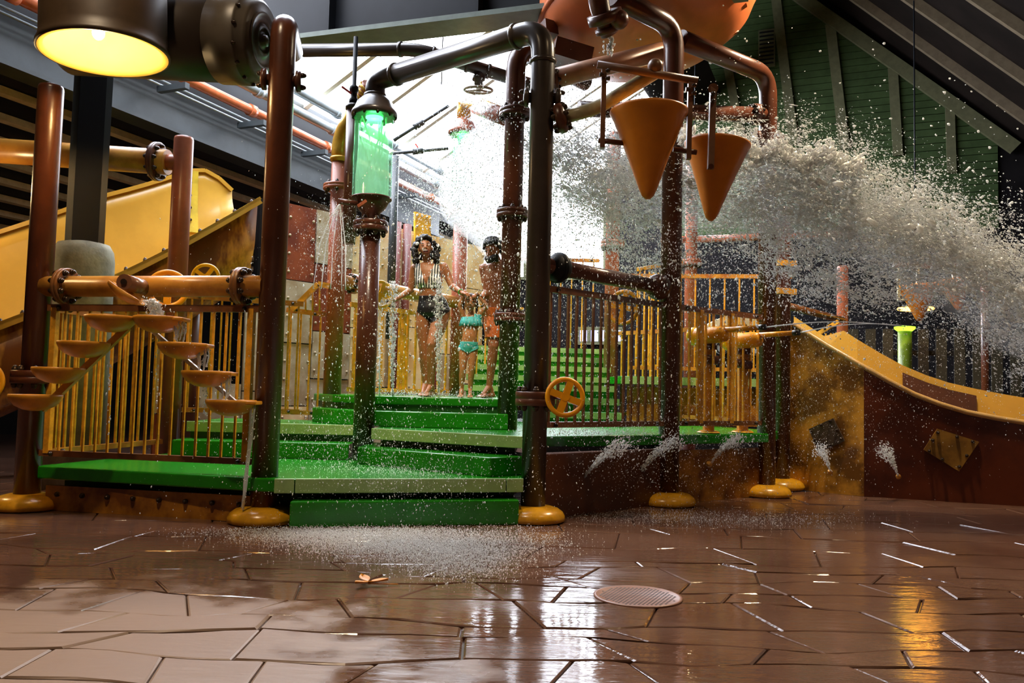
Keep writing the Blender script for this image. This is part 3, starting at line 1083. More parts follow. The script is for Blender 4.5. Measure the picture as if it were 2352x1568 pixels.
# nozzle on it with tipping chute
nz0, nz1 = A(285, 647, 6.42), A(338, 662, 6.8)
MB().cyl(nz0, nz1, .062, seg=20).build('nozzle', M('nozzle_brown', (128, 84, 60), .25), lp)
MB().cyl(nz0 - (nz1 - nz0).normalized() * .012, nz0 + Vector((0, 0, 0)), .024, seg=12).build('nozzle_pin', BOLT, lp)
ch = thing('tipping_chute', 'tilted ochre chute under the nozzle, spilling water', 'chute', A(300, 670, 6.5))
cA, cB = A(256, 645, 6.5), A(332, 692, 6.5)
cu = (cB - cA).normalized()
cn = Vector((0, 1, 0))
rings = []
for i in range(9):
    u = i / 8
    c_ = cA.lerp(cB, u)
    w = .085 * math.sin(min(1, .25 + u * 1.1) * PI / 2)
    dpt = .075 * (math.sin(PI * (.12 + .76 * u)))
    ring = []
    for j in range(9):
        a_ = PI * j / 8
        ring.append(c_ + cn * (w * math.cos(a_)) - Vector((-cu.z, 0, cu.x)) * (dpt * math.sin(a_)))
    rings.append(ring)
chm = MB()
vs_ = [p for r_ in rings for p in r_]
fs_ = [(i * 9 + j, i * 9 + j + 1, (i + 1) * 9 + j + 1, (i + 1) * 9 + j) for i in range(8) for j in range(8)]
chm.add(vs_, fs_, True)
cho = chm.build('scoop', OCHREPIPE, ch)
md = cho.modifiers.new('thick', 'SOLIDIFY'); md.thickness = .01

# pipe from pole G to the left
gp0, gp1 = up(PG, 3.47), A(-60, 342, 9.0)
gp = hpipe('flanged_pipe', 'thick yellow pipe with bolted flange running left from the capped pole', gp0 + Vector((-.16, 0, 0)), gp1, .135, OCHREPIPE, ((.055, 1),), .21)
MB().cyl(gp0, gp0 + Vector((-.26, 0, -.0)), .085, seg=18).build('stub', ORANGEP, gp)

# pipe with dark ball from pole 3 to pole 4
bl0, bl1 = up(P3, 2.17), up(P4, 2.14)
bd = (bl1 - bl0).normalized()
bp_ = thing('cross_pipe', 'brown pipe with a dark ball joint above the right front railing', 'pipe', bl0)
MB().cyl(bl0, bl1, .072, seg=20).build('pipe', POLEDK, bp_)
MB().ball(bl0 + bd * .24, .125, 20, 14).build('ball_joint', STEELDK, bp_)
elbow_ring(bp_, bl0 + bd * .24, bd, .12, STEELDK)
MB().ball(bl1 - bd * .2, .13, 18, 12).build('ball_joint', POLEDK, bp_)

# rear level pipe behind the buckets
hb = hpipe('cross_pipe', 'brown level pipe behind the two cone buckets', A(1330, 250, 8.7), up(P5, 4.28), .085, POLE, ((.93, 1),), .12)
hb2 = hpipe('cross_pipe', 'pale brown pipe from behind the tall pole towards the giant bucket', A(1255, 185, 8.2), A(1520, 118, 8.5), .10, M('pale_pink_pipe', (176, 128, 100), .35), ((.03, 1),), .15)

# ---- giant tipping bucket
bkc = A(1492, 66, 9.3)
bk = thing('giant_bucket', 'giant orange-brown tipping bucket at the top of the picture', 'bucket', bkc)
bax = Vector((-.16, .10, 1))
MB().lathe([(.02, -.36), (.45, -.33), (.9, -.2), (1.15, -.02), (1.245, .14), (1.26, .26), (1.22, .55), (1.12, 1.0), (1.06, 1.0), (1.15, .55), (1.18, .26), (1.1, .1), (.5, -.2), (.02, -.26)],
           bkc, bax, 56).build('shell', BUCKET, bk)
MB().torus(bkc + bax.normalized() * .2, bax, 1.25, .035, 56, 8).build('rib', BUCKET, bk)
for k in range(5):
    u = 2.4 + k * .55
    a_, s_, t_ = frame_of(bax)
    d = s_ * math.cos(u) + t_ * math.sin(u)
    MB().bar(bkc + a_ * -.31 + d * .3, bkc + a_ * -.06 + d * 1.08, .07, .05, up=a_).build('stiffener', BUCKET, bk)
MB().bar(A(1268, 60, 8.9), A(1180, 150, 9.6) + Vector((.0, 0, 0)), .16, .16).build('strut', POLE, bk)
MB().box(A(1310, 128, 8.8), (.42, .3, .2), (1, .2, -.2)).build('hinge_box', POLEDK, bk)
# spout above the cones
spt = A(1400, 78, 7.6)
so = thing('drip_spout', 'dark hanging spout with flange, dripping in front of the giant bucket', 'spout', spt)
ax_ = (spt - A(1372, -30, 7.4)).normalized()
MB().tube([A(1372, -40, 7.4), A(1376, 18, 7.45), spt], [.10, .085], 22, .1).build('pipe', POLEDK, so)
MB().lathe([(.09, -.03), (.125, -.025), (.125, .02), (.09, .03)], spt - ax_ * .04, ax_, 24).build('collar', POLEDK, so)
MB().lathe([(.12, -.05), (.165, -.045), (.165, .04), (.12, .05)], A(1390, 40, 7.5), ax_, 24).build('flange', POLEDK, so)
MB().ball(A(1422, 45, 7.45), .09, 14, 10).build('knuckle', POLEDK, so)

# ---- two cone buckets on their hangers
def cone_bucket(c, tip, R, label):
    t = thing('cone_bucket', label, 'cone bucket', tip)
    ax = (tip - c)
    L = ax.length
    MB().lathe([(R * .97, -.004), (R * 1.0, .0), (R, .02), (R * .92, .06), (R * .5, L * .56), (R * .22, L * .90), (R * .15, L * .965), (R * .06, L), (.002, L),
                (.002, L - .03), (R * .16, L * .88), (R * .88, .06), (R * .95, .0)], c, ax, 48).build('shell', CONE, t)
    return t


c1, c1t = A(1490, 256, 6.75), A(1488, 457, 6.75)
k1 = cone_bucket(c1, c1t, .322, 'left yellow cone bucket, hung between two bars')
hgb = thing('bucket_hanger', 'brown bar frame holding the left cone bucket, on a bent arm', 'hanger', A(1510, 165, 6.9))
HGM = M('hanger_brown', (120, 84, 62), .35)
hb0, hb1 = A(1372, 148, 6.75), A(1602, 186, 6.75)
MB().cyl(hb0, hb1, .034, seg=14).build('cross_bar', HGM, hgb)
MB().ball(A(1505, 152, 6.75), .065, 14, 10).build('knuckle', HGM, hgb)
for (xa, ya, yb, px0, px1, py) in [(1388, 150, 340, 1374, 1436, 325), (1586, 184, 366, 1546, 1600, 346)]:
    MB().bar(A(xa, ya, 6.75), A(xa - 5, yb, 6.75), .04, .045, up=(0, 1, 0)).build('hanger_bar', HGM, hgb)
    pin = MB().cyl(A(px0, py - 3, 6.75), A(px1, py + 4, 6.75), .022, seg=10).build('pivot_pin', POLEDK, hgb)
    for k in range(3):
        inst(BOLT_ME, 'bolt', A(xa - 8 if k % 2 else xa + 10, ya + 12 + k * 9, 6.7), hgb, (0, PI / 2 * (1 if k % 2 else -1), 0), (.9,) * 3)
ARM = M('pale_arm_paint', (176, 168, 132), .3, var=.15)
ar0, ar1, ar2 = A(1288, 272, 7.0), A(1372, 248, 6.95), A(1512, 162, 6.8)
MB().tube([ar0, ar1, ar2], .058, 18, .12).build('arm', ARM, hgb)
arf = MB().lathe([(.05, -.05), (.11, -.045), (.13, -.02), (.13, .02), (.11, .045), (.05, .05)], ar0, ar1 - ar0, 22).build('arm_flange', POLEDK, hgb)
bolts_on(arf, ar0 + (ar1 - ar0).normalized() * .05, ar1 - ar0, .095, 7, 1.1, back=.1)
c2, c2t = A(1648, 330, 7.05), A(1632, 507, 7.05)
k2 = cone_bucket(c2, c2t, .282, 'right yellow cone bucket, lower and hung from one bar')
hg2 = thing('bucket_hanger', 'single brown bar hanger in front of the right cone bucket', 'hanger', A(1637, 300, 6.75))
MB().bar(A(1638, 200, 6.72), A(1632, 388, 6.72), .05, .045, up=(0, 1, 0)).build('hanger_bar', HGM, hg2)
MB().cyl(A(1638, 203, 6.7), A(1638, 203, 7.5), .042, seg=14).build('cross_bar', HGM, hg2)
MB().cyl(A(1633, 382, 6.66), A(1633, 382, 6.95), .022, seg=10).build('pivot_pin', POLEDK, hg2)
for y_ in (215, 232):
    inst(BOLT_ME, 'bolt', A(1638, y_, 6.68), hg2, (PI / 2, 0, 0), (.9,) * 3)

# ================================================================== GREEN STEPS AND DECKS
def step(label, poly, z0, z1, lip=.085, lipmat=GREEN, risermat=GREENDK, over=.03, name='green_step', cat='step'):
    """a tread with a thick nosing slab over a set-back riser box"""
    cx = sum(p[0] for p in poly) / len(poly)
    cy = sum(p[1] for p in poly) / len(poly)
    t = thing(name, label, cat, (cx, cy, z0))
    ins = []
    for p in poly:
        d = Vector((cx - p[0], cy - p[1], 0))
        d = d.normalized() * over
        ins.append((p[0] + d.x, p[1] + d.y))
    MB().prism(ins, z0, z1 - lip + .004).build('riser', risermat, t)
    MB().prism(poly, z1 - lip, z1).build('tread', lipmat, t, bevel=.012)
    return t


s1a, s1b = (-1.66, 6.36), (0.09, 6.78)
step('lowest green step, standing on the wet floor', [s1a, s1b, (.05, 7.1), (-1.7, 6.75)], 0, .2, .2)
# deck 1: left wing + middle
d1 = thing('green_deck', 'lowest green deck behind the left railing and the entrance steps', 'deck', (-2.2, 7.2, .2))
dk = [(-3.98, 6.98), (-1.96, 6.47), (-1.78, 6.43), (.12, 6.90), (.12, 7.3), (-.3, 8.5), (-3.5, 8.6)]
MB().prism(dk, Z1 - .105, Z1).build('tread', GREEN, d1, bevel=.012)
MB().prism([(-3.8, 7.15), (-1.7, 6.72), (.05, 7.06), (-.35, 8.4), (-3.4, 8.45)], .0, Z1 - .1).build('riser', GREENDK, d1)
for k, (xa, xb) in enumerate([(0, .075), (.079, .925), (.929, 1.0)]):     # pale nosing in three lengths
    a_, b_ = Vector((-1.80, 6.418, Z1 - .052)), Vector((.12, 6.888, Z1 - .052))
    MB().bar(a_.lerp(b_, xa), a_.lerp(b_, xb), .03, .112).build('nosing', GREENLT, d1, bevel=.005)
# third step, turned; then deck 2
st3l, st3r = AZ(820, 1065, Z1), AZ(1125, 1095, Z1)
st3 = [(st3l.x, st3l.y), (st3r.x, st3r.y), (st3r.x + .40, st3r.y + .34), (.16, 7.6), (-.4, 8.6), (st3l.x, 8.6)]
step('turned green step above the lowest deck, right of the tube pole', st3, Z1, .52, .16)
l0, r0 = AZ(856, 988, Z2), Vector((.13, 7.36, Z2))
l0 = Vector((-1.33, 8.05, Z2))
d2 = thing('green_deck', 'green middle deck running behind the tall pole to the right railings', 'deck', (.8, 8.2, .5))
poly2 = [(l0.x, l0.y), (.14, 7.22), (1.50, 8.18), (2.86, 9.12), (3.2, 9.9), (2.4, 12.2), (-.2, 12.2), (-1.3, 9.2)]
MB().prism(poly2, Z2 - .10, Z2).build('tread', GREEN, d2, bevel=.012)
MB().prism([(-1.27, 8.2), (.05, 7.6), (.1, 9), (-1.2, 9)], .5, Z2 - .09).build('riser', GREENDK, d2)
a_, b_ = Vector((l0.x, l0.y - .012, Z2 - .05)), Vector((.14, 7.205, Z2 - .05))
MB().bar(a_, b_, .03, .105).build('nosing', GREENLT, d2, bevel=.005)
# left flight: steps behind the left railing
step('lower green step of the left flight, left of the tube pole', [(-3.36, 8.28), (-1.60, 8.28), (-1.60, 8.9), (-3.36, 8.9)], Z1, .52, .16)
lf2 = step('upper green step of the left flight, with pale edge', [(-3.34, 8.62), (-1.58, 8.62), (-1.58, 9.7), (-3.34, 9.7)], .52, Z2, .10, GREEN)
MB().bar((-3.34, 8.60, Z2 - .05), (-1.58, 8.60, Z2 - .05), .03, .105).build('nosing', GREENLT, lf2, bevel=.005)
# fifth step and landing
p5l, p5r = A(716, 975, 9.3), A(768, 990, 8.85)
step('green step below the landing, wrapping round the tube pole', [(p5l.x, 9.3), (p5r.x, 8.78), (-1.36, 8.42), (-.02, 8.40), (-.02, 9.2), (-2.2, 9.7)], Z2, .85, .16)
land = [(A(766, 920, 9.15).x, 9.1), (-1.42, 8.66), (-.12, 8.60), (-.08, 9.3), (.1, 11.6), (-1.9, 11.6), (-2.35, 9.9)]
ld = step('green landing on which the three people stand', land, .85, Z3, .085, GREEN, name='green_landing', cat='landing')
# upper flight behind the girl and the man
for k in range(5):
    z0 = Z3 + .155 * k
    yy = 11.0 + .42 * k
    y0 = yy
    o = step('green upper stair step, number %s from the landing behind the man' % ['one', 'two', 'three', 'four', 'five'][k],
             [(-.62, y0), (1.25 + .1 * k, y0 + .25), (1.25 + .1 * k, y0 + .8), (-.62, y0 + .55)], z0 - .05, z0 + .155, .085, GREEN, GREEN)
    MB().bar((-.62, y0 - .012, z0 + .118), (1.25 + .1 * k, y0 + .238, z0 + .118), .02, .075).build('nosing', GREENLT, o)
for k in range(3):
    z0 = Z2 + .165 * k
    yy = 9.9 + .4 * k
    o = step('pale-edged green step of the right rear flight, %s one' % ['lowest', 'middle', 'highest'][k],
             [(.42, yy + .2), (1.35, yy), (1.35, yy + .6), (.42, yy + .8)], z0, z0 + .165, .085, GREEN, GREEN)
    MB().bar((.42, yy + .188, z0 + .125), (1.35, yy - .012, z0 + .125), .02, .08).build('nosing', GREENLT, o)
d3 = thing('green_deck', 'upper green deck over a brown wall at the back right', 'deck', (2.8, 12.3, Z2))
MB().prism([(1.5, 11.3), (3.8, 11.0), (4.6, 13.5), (1.2, 13.5)], 1.22, 1.33).build('tread', GREEN, d3, bevel=.01)
MB().bar((1.5, 11.29, 1.275), (3.8, 10.99, 1.275), .02, .10).build('nosing', GREENLT, d3)
MB().bar((1.6, 11.42, .94), (3.8, 11.12, .94), .05, .5).build('wall_panel', KICKY, d3)

# kick panels under the decks
def kick(label, p0, p1, z0, z1, mat, studs=0, name='kick_panel'):
    t = thing(name, label, 'panel', (Vector(p0) + Vector(p1)) / 2)
    a, b = Vector(p0), Vector(p1)
    MB().bar((a.x, a.y, (z0 + z1) / 2), (b.x, b.y, (z0 + z1) / 2), .04, z1 - z0).build('sheet', mat, t)
    d = (b - a).normalized()
    n = Vector((d.y, -d.x, 0))
    for k in range(studs):
        c = a.lerp(b, (k + .5) / studs)
        inst(BOLT_ME, 'bolt', Vector((c.x, c.y, z1 - .07)) + n * .025, t, n.to_track_quat('Z', 'Y').to_euler(), (1.0,) * 3)
    return t


kick('low studded brown kick panel under the left deck', (-3.85, 6.98, 0), (-2.0, 6.60, 0), 0, .205, KICKY, 8)
kick('dark brown kick panel right of the entrance steps, with two nozzles', (.30, 7.16, 0), (1.50, 8.24, 0), 0, .545, KICK)
kick('ochre mottled kick panel between the two right front poles', (1.66, 8.36, 0), (2.80, 9.22, 0), 0, .53, KICKY)
kick('brown beam under the right front deck edge', (.2, 7.26, 0), (1.5, 8.3, 0), .55, .60, BLACKP)
NOZ = M('brass_nozzle', (196, 140, 60), .3, .5)
noz = []
for (px, py, y, lb) in [(1325, 1115, 7.53, 'brass floor nozzle nearest the tall pole'), (1448, 1108, 8.06, 'brass nozzle left of the middle right pole'), (1630, 1068, 8.6, 'brass nozzle on the ochre kick panel')]:
    p = A(px, py, y)
    t = MB().lathe([(.02, 0), (.03, .005), (.03, .03), (.018, .05)], p, (-.4, -.6, .5), 14).build('nozzle', NOZ)
    tag(t, lb, 'nozzle')
    noz.append(p)

# ================================================================== RAILINGS
BAL = {}


def railing(label, p0, p1, zb0, zt0, zb1, zt1, n, mt=OCHRE, mr=RAILDK, w=.045, bw=.02, posts=(), group=None, ends=True):
    p0, p1 = Vector(p0), Vector(p1)
    t = thing('railing', label, 'railing', Vector((p0.x, p0.y, min(zb0, zb1))), group)
    o = MB().bar((p0.x, p0.y, zt0), (p1.x, p1.y, zt1), w * .8, w * 1.25).build('top_rail', mr, t)
    MB().bar((p0.x, p0.y, zb0), (p1.x, p1.y, zb1), w * .8, w * 1.1).build('bottom_rail', mr, t)
    key = (round(zt0 - zb0, 2), bw, mt.name)
    if key not in BAL:
        h = zt0 - zb0
        BAL[key] = mesh_of(MB().box((0, 0, h / 2), (bw, bw, h)), 'baluster', mt)
    ang = math.atan2(p1.y - p0.y, p1.x - p0.x)
    for k in range(n):
        u = (k + .5) / n
        c = p0.lerp(p1, u)
        inst(BAL[key], 'baluster', Vector((c.x, c.y, zb0 + (zb1 - zb0) * u)), t, (0, 0, ang))
    for u in posts:
        c = p0.lerp(p1, u)
        zb, zt = zb0 + (zb1 - zb0) * u, zt0 + (zt1 - zt0) * u
        MB().box((c.x, c.y, (zb + zt) / 2), (.05, .05, zt - zb), p1 - p0).build('post', mt, t)
    if ends:
        d = (p1 - p0).normalized()
        for q, z in ((p0, zt0), (p0, zb0), (p1, zt1), (p1, zb1)):
            inst(BOLT_ME, 'bolt', Vector((q.x, q.y, z)) + d * (.12 if q == p0 else -.12) + Vector((d.y, -d.x, 0)) * .03, o, Vector((d.y, -d.x, 0)).to_track_quat('Z', 'Y').to_euler(), (.8,) * 3)
    return t


def off(p, q, d):
    return p + (q - p).normalized() * d


R1 = railing('left front railing with ochre bars, behind the water bowls', off(P1, P2, PR), off(P2, P1, PR), .47, 1.69, .47, 1.69, 17, OCHRE, RAILDK, bw=.017, posts=(.035, .965))
railing('side railing from the far left pole back to the capped pole', P1 + Vector((.1, .12, 0)), PG + Vector((-.02, -.15, 0)), .47, 1.69, .47, 1.69, 14, OCHRE, RUSTRAIL)
railing('rear left railing above the left flight of steps', PG + Vector((.12, .0, 0)), Vector((-2.35, 9.25, 0)), .80, 2.02, .80, 2.0, 12, OCHRE, RUSTRAIL)
g2 = railing('short railing with a slanting handrail beside the brass elbow pole', Vector((-2.62, 9.55, 0)), PA + Vector((-.1, -.02, 0)), .78, 1.96, .78, 1.92, 4, OCHRE, RUSTRAIL)
hh0, hh1, hh2 = A(670, 712, 9.5), A(731, 652, 9.5), A(757, 657, 9.5)
MB().bar(hh0, hh1, .04, .06).build('handrail', OCHRE, g2)
MB().bar(hh1, hh2, .04, .06).build('handrail', OCHRE, g2)
for px in (702, 718, 734):
    y_ = 680 if px < 710 else (664 if px < 725 else 655)
    MB().cyl(A(px, y_, 9.5), A(px, 715, 9.5), .011, seg=8).build('baluster', OCHRE, g2)
railing('back railing of the landing behind the woman', PA + Vector((.12, .3, 0)), PB + Vector((-.1, -.05, 0)), 1.06, 2.08, 1.06, 2.08, 12, OCHRE, OCHRE, bw=.024, posts=(.08, .5))
hpb = hpipe('cross_pipe', 'terracotta and ochre pipe behind the woman at rail height', up(PA, 2.32), up(PB, 2.30), .085, OCHREPIPE, ((.12, 1),), .12, ORANGEP)
railing('ochre railing behind the man, above the upper stairs', PB + Vector((.2, .3, 0)), Vector((.15, 12.2, 0)), 1.28, 2.3, 1.28, 2.3, 6, OCHRE, OCHRE)
railing('right front railing next to the tall pole, behind the orange wheel', off(P3, P4, PR), off(P4, P3, PR), .80, 1.97, .80, 1.97, 15, RAILDK, RAILDK)
railing('right front railing in front of the water cannons', off(P4, P5, PR), off(P5, P4, PR), .80, 1.97, .80, 1.97, 11, OCHRE, RAILDK, posts=(.26, .62))
railing('rear right railing on the upper green deck', Vector((1.62, 11.38, 0)), Vector((3.75, 11.08, 0)), 1.45, 2.72, 1.45, 2.72, 11, OCHRE, RUSTRAIL)
railing('tall ochre railing panel beside the pale terracotta pole', Vector((1.9, 12.6, 0)), Vector((2.85, 13.9, 0)), 1.5, 3.0, 1.6, 3.35, 10, OCHRE, OCHRE)
railing('railing around the far side of the middle deck, with ochre bars', PE + Vector((.1, -.1, 0)), Vector((2.95, 10.4, 0)), .80, 1.97, .80, 1.97, 16, OCHRE, RUSTRAIL, posts=(.3, .7))
railing('tall thin-barred railing behind the spray above the upper stairs', Vector((-.2, 13.1, 0)), PE + Vector((-.1, .9, 0)), 1.75, 3.2, 1.75, 3.2, 9, OCHRE, RUSTRAIL)

# ================================================================== WHEELS
def wheel_thing(label, c, axis, R, r, mat, spokes=4, phase=.3, stem=None, hub=.04, sw=.05):
    t = thing('hand_wheel', label, 'hand wheel', c)
    wheel(t, c, axis, R, r, mat, spokes, phase, hub, sw)
    if stem:
        MB().cyl(c, stem, .03, seg=12).build('stem', POLEDK, t)
    return t


w1 = A(1298, 912, 6.85)
wheel_thing('orange hand wheel on the tall pole, beside the right railing', w1, (.15, -1, .1), .148, .021, WHEELO, 4, .35, w1 + Vector((-.14, .22, .02)), .035, .056)
w2 = A(385, 664, 7.0)
wheel_thing('orange hand wheel behind the flanged pipe', w2, (.35, -1, .15), .15, .024, WHEELO, 3, .5, w2 + Vector((-.1, .2, .0)), .035, .06)
w3 = A(472, 637, 7.6)
wheel_thing('small yellow hand wheel above the flanged pipe', w3, (.1, -1, .05), .118, .016, WHEELY, 4, .6, w3 + Vector((-.05, .15, -.05)), .03, .036)
w4 = A(874, 676, 8.75)
wheel_thing('yellow hand wheel half hidden by the tube pole', w4, (.6, -1, .0), .135, .018, WHEELY, 4, .3, w4 + Vector((-.1, .2, 0)), .03, .04)
w5 = A(1432, 706, 8.4)
wheel_thing('orange hand wheel behind the bars of the right front railing', w5, (-.75, -1, .0), .165, .02, WHEELO, 4, .2, w5 + Vector((.2, .2, 0)), .035, .05)
w6 = A(1193, 722, 9.2)
wheel_thing('small yellow wheel between the two poles by the man', w6, (1, -.4, 0), .06, .02, WHEELY, 4, .2, w6 + Vector((-.1, .1, 0)), .03, .04)
w7 = A(-48, 876, 6.6)
wheel_thing('orange wheel cut by the left edge of the picture', w7, (.6, -1, 0), .15, .03, WHEELO, 4, .2, w7 + Vector((-.1, .15, 0)), .04, .07)

# ================================================================== WATER BOWLS
def bowl(c, R, label, notch):
    t = thing('water_bowl', label, 'bowl', c - Vector((0, 0, .09)), 'water bowls before the left railing')
    MB().lathe([(.03, -.118), (R * .45, -.108), (R * .75, -.080), (R * .93, -.040), (R, -.012), (R, .006), (R * .97, .008), (R * .95, .0), (R * .9, -.02), (R * .7, -.05), (R * .4, -.07), (.02, -.078)],
               c, (0, 0, 1), 36).build('shell', BOWL, t)
    sx = 1 if notch else -1
    if notch:
        MB().box(c + Vector((R * .88, -.03, -.012)), (.12, .17, .028)).build('lip', BOWL, t, bevel=.008)
    w = MB().lathe([(.002, -.014), (R * .90, -.014)], c, (0, 0, 1), 28, (False, False))
    w.build('water', STREAM, t)
    return t


BY = 6.42
names = ['uppermost', 'second', 'third', 'lowest']
bl = [A(255, 728, BY), A(193, 787, BY), A(135, 846, BY), A(82, 908, BY)]
br = [A(366, 730, BY), A(421, 790, BY), A(476, 854, BY), A(531, 920, BY)]
for k in range(4):
    bowl(bl[k], .19, '%s ochre bowl of the left descending row' % names[k], False)
    bowl(br[k], .19, '%s ochre bowl of the right descending row, spilling water' % names[k], True)
fr = thing('bowl_frame', 'pair of slanting brown bars that carry the water bowls', 'frame', A(310, 900, BY))
MB().bar(A(293, 752, BY + .1), A(98, 940, BY + .1), .05, .05).build('slanting_bar', BOWL, fr)
MB().bar(A(330, 742, BY + .22), A(560, 940, BY + .12), .03, .03).build('slanting_bar', M('pale_bar', (214, 196, 170), .25), fr)
MB().bar(A(300, 735, BY + .1), A(330, 735, BY + .35), .05, .05).build('bracket', BOWL, fr)

# ================================================================== LAMP DRUM
lc = A(240, 125, 6.3)
dr = thing('drum_lamp', 'huge dark drum with a downward lamp horn glowing yellow', 'lamp', lc)
DRUM = M('dark_drum_paint', (48, 38, 30), .38, var=.15, scale=2)
cap_c, ldc = A(604, 94, 6.78), A(215, 78, 7.02)
cd = (cap_c - ldc).normalized()
MB().lathe([(.30, -.25), (.355, -.2), (.355, (cap_c - ldc).length - .34)], ldc, cd, 40).build('barrel', DRUM, dr)
ec = MB().lathe([(.37, -.36), (.37, -.10), (.36, -.085), (.345, -.08), (.33, -.02), (.30, 0), (.245, .0), (.235, .014), (.21, .014), (.20, .0), (.14, .0), (.13, .012), (.10, .012), (.09, .0), (.05, .0), (.045, .035), (.01, .04)],
                cap_c, cd, 48).build('end_cap', M('end_cap_paint', (78, 70, 60), .4), dr)
bolts_on(ec, cap_c - cd * .085, cd, .357, 14, .8)
hn = Vector((-.05, .0, 1)).normalized()
HORN = M('horn_paint', (66, 50, 34), .45)
MB().lathe([(.462, 0), (.478, .005), (.478, .03), (.462, .05), (.455, .12), (.45, .75), (.40, .86), (.2, .9), (.02, .9)], lc, hn, 48, (False, True)).build('horn', HORN, dr)
HIN = M('horn_lining', (255, 206, 100), .6, var=.05)
MB().lathe([(.462, 0), (.425, .010), (.415, .03), (.38, .12), (.33, .22), (.23, .32), (.02, .36)], lc, hn, 48, (False, True)).build('horn_lining', HIN, dr)
blb = lc + Vector((-.03, -.05, .15))
MB().ball(blb, .045, 16, 12, (1, 1, 1.25)).build('bulb', emis('hot_bulb', (255, 232, 180), 60), dr)
light('POINT', 'drum_lamp_light', blb + Vector((0, 0, -.09)), LAMP_W, LAMP_WARM, .05)

# ---- high lamps of the hall (same warm kind) and one added spot, above and behind the picture's edge
def high_lamp(loc, label, power, target=None, color=LAMP_WARM, glob=False, spot=150):
    t = thing('high_bay_lamp', label, 'lamp', Vector(loc))
    MB().lathe([(.30, 0), (.31, .01), (.27, .12), (.18, .26), (.09, .34), (.08, .5), (.01, .52)], loc, (0, 0, 1), 32, (False, True)).build('reflector', STEELDK, t)
    MB().ball(Vector(loc) + Vector((0, 0, .1)), .06, 14, 10).build('bulb', emis('warm_bulb', (255, 205, 130), 30), t)
    MB().cyl(Vector(loc) + Vector((0, 0, .5)), Vector(loc) + Vector((0, 0, 3)), .012, seg=6).build('cord', STEELDK, t)
    if glob:
        light('POINT', 'high_bay_light', Vector(loc) + Vector((0, 0, -.1)), power, color, .12)
    else:
        light('SPOT', 'high_bay_light', Vector(loc) + Vector((0, 0, .06)), power, color, .12, target or (loc[0], loc[1], 0), math.radians(spot), .6)
    return t


high_lamp((-1.0, 4.9, 7.8), 'added warm spot over the entrance steps lighting the people, out of the picture', HIGH_W * 6.0, (-.75, 8.8, 1.7), (1, .80, .58), spot=24)  # narrow spot added to brighten the people; its fixture is made up
high_lamp((3.9, 8.6, 6.3), 'warm high lamp above the flung water, out of the picture', HIGH_W * 5.5, None, (1, .80, .54))
high_lamp((-3.0, 3.4, 7.4), 'warm high lamp over the left foreground, out of the picture', HIGH_W * 3.4, (-2.4, 4.0, 0), (1, .76, .50), spot=104)
high_lamp((3.6, 3.8, 7.4), 'warm high lamp over the right foreground, out of the picture', HIGH_W * .9, (3.0, 5.0, 0), (1, .70, .40), spot=108)
high_lamp((-6.9, 8.6, 3.3), 'warm lamp beside the yellow slide, left of the picture', HIGH_W * .45, None, LAMP_WARM, True)
high_lamp((3.6, 16.5, 5.6), 'warm high lamp far behind the right railings', HIGH_W * .8, (3.0, 11.5, 1))

# ================================================================== SLIDES
def sweep(rows, name, mat, parent, thick=0.0, smooth=True):
    n = len(rows[0])
    vs = [p for r in rows for p in r]
    fs = [(i * n + j, i * n + j + 1, (i + 1) * n + j + 1, (i + 1) * n + j) for i in range(len(rows) - 1) for j in range(n - 1)]
    o = MB().add(vs, fs, smooth).build(name, mat, parent)
    if thick:
        md = o.modifiers.new('thick', 'SOLIDIFY'); md.thickness = thick; md.offset = 0
    return o


# left flume: near rim rises to the right and away
nl, nr = A(-80, 772, 8.6), A(592, 458, 10.3)
sl = thing('water_slide', 'big yellow flume slide with camouflage underside at the left', 'slide', (nl.x, nl.y, .4))
ld_ = (nr - nl)
lh = Vector((ld_.x, ld_.y, 0)).normalized()
ln = Vector((-lh.y, lh.x, 0))
rows_in, rows_out = [], []
NS = 16
for i in range(NS + 1):
    u = i / NS
    c = nl.lerp(nr, u) + Vector((0, 0, .12 * math.sin(u * PI) * -1))
    topz = 1.14 if u < .45 else (1.14 - .22 * (u - .45) / .37 if u < .82 else .92 - .6 * ((u - .82) / .18) ** 1.5)
    ri, ro = [], []
    for j in range(13):
        v = j / 12
        if v < .55:
            a_ = PI * (v / .55)
            p = c + ln * (.5 * (1 - math.cos(a_))) - Vector((0, 0, .55 * math.sin(a_)))
            q = c + ln * (.5 * (1 - math.cos(a_))) - Vector((0, 0, 1.05 * math.sin(a_) ** .8))
        else:
            w = (v - .55) / .45
            p = c + ln * (1.0 + .16 * math.sin(w * PI / 2)) + Vector((0, 0, topz * w))
            q = p + ln * .05
        ri.append(p + Vector((0, 0, .01)))
        ro.append(q)
    rows_in.append(ri)
    rows_out.append(ro)
sweep(rows_in, 'trough', SLIDEY, sl, .02)
sweep([r_[:8] for r_ in rows_out], 'hull', HULL, sl, .02)
rim = MB()
fl_ = [nl.lerp(nr, i / NS) + Vector((0, 0, .12 * math.sin(i / NS * PI) * -1)) for i in range(NS + 1)]
for i in range(NS):
    rim.bar(fl_[i] - ln * .05, fl_[i + 1] - ln * .05, .14, .035)
    rim.bar(fl_[i] - ln * .11 + Vector((0, 0, -.03)), fl_[i + 1] - ln * .11 + Vector((0, 0, -.03)), .02, .08)
rim = rim.build('rim_flange', SLIDEY, sl)
for i in range(15):
    u = (i + .5) / 15
    p = nl.lerp(nr, u) + Vector((0, 0, -.12 * math.sin(u * PI)))
    inst(BOLT_ME, 'bolt', p - ln * .06 + Vector((0, 0, .02)), rim, (0, 0, 0), (1.1,) * 3)
trm = MB()
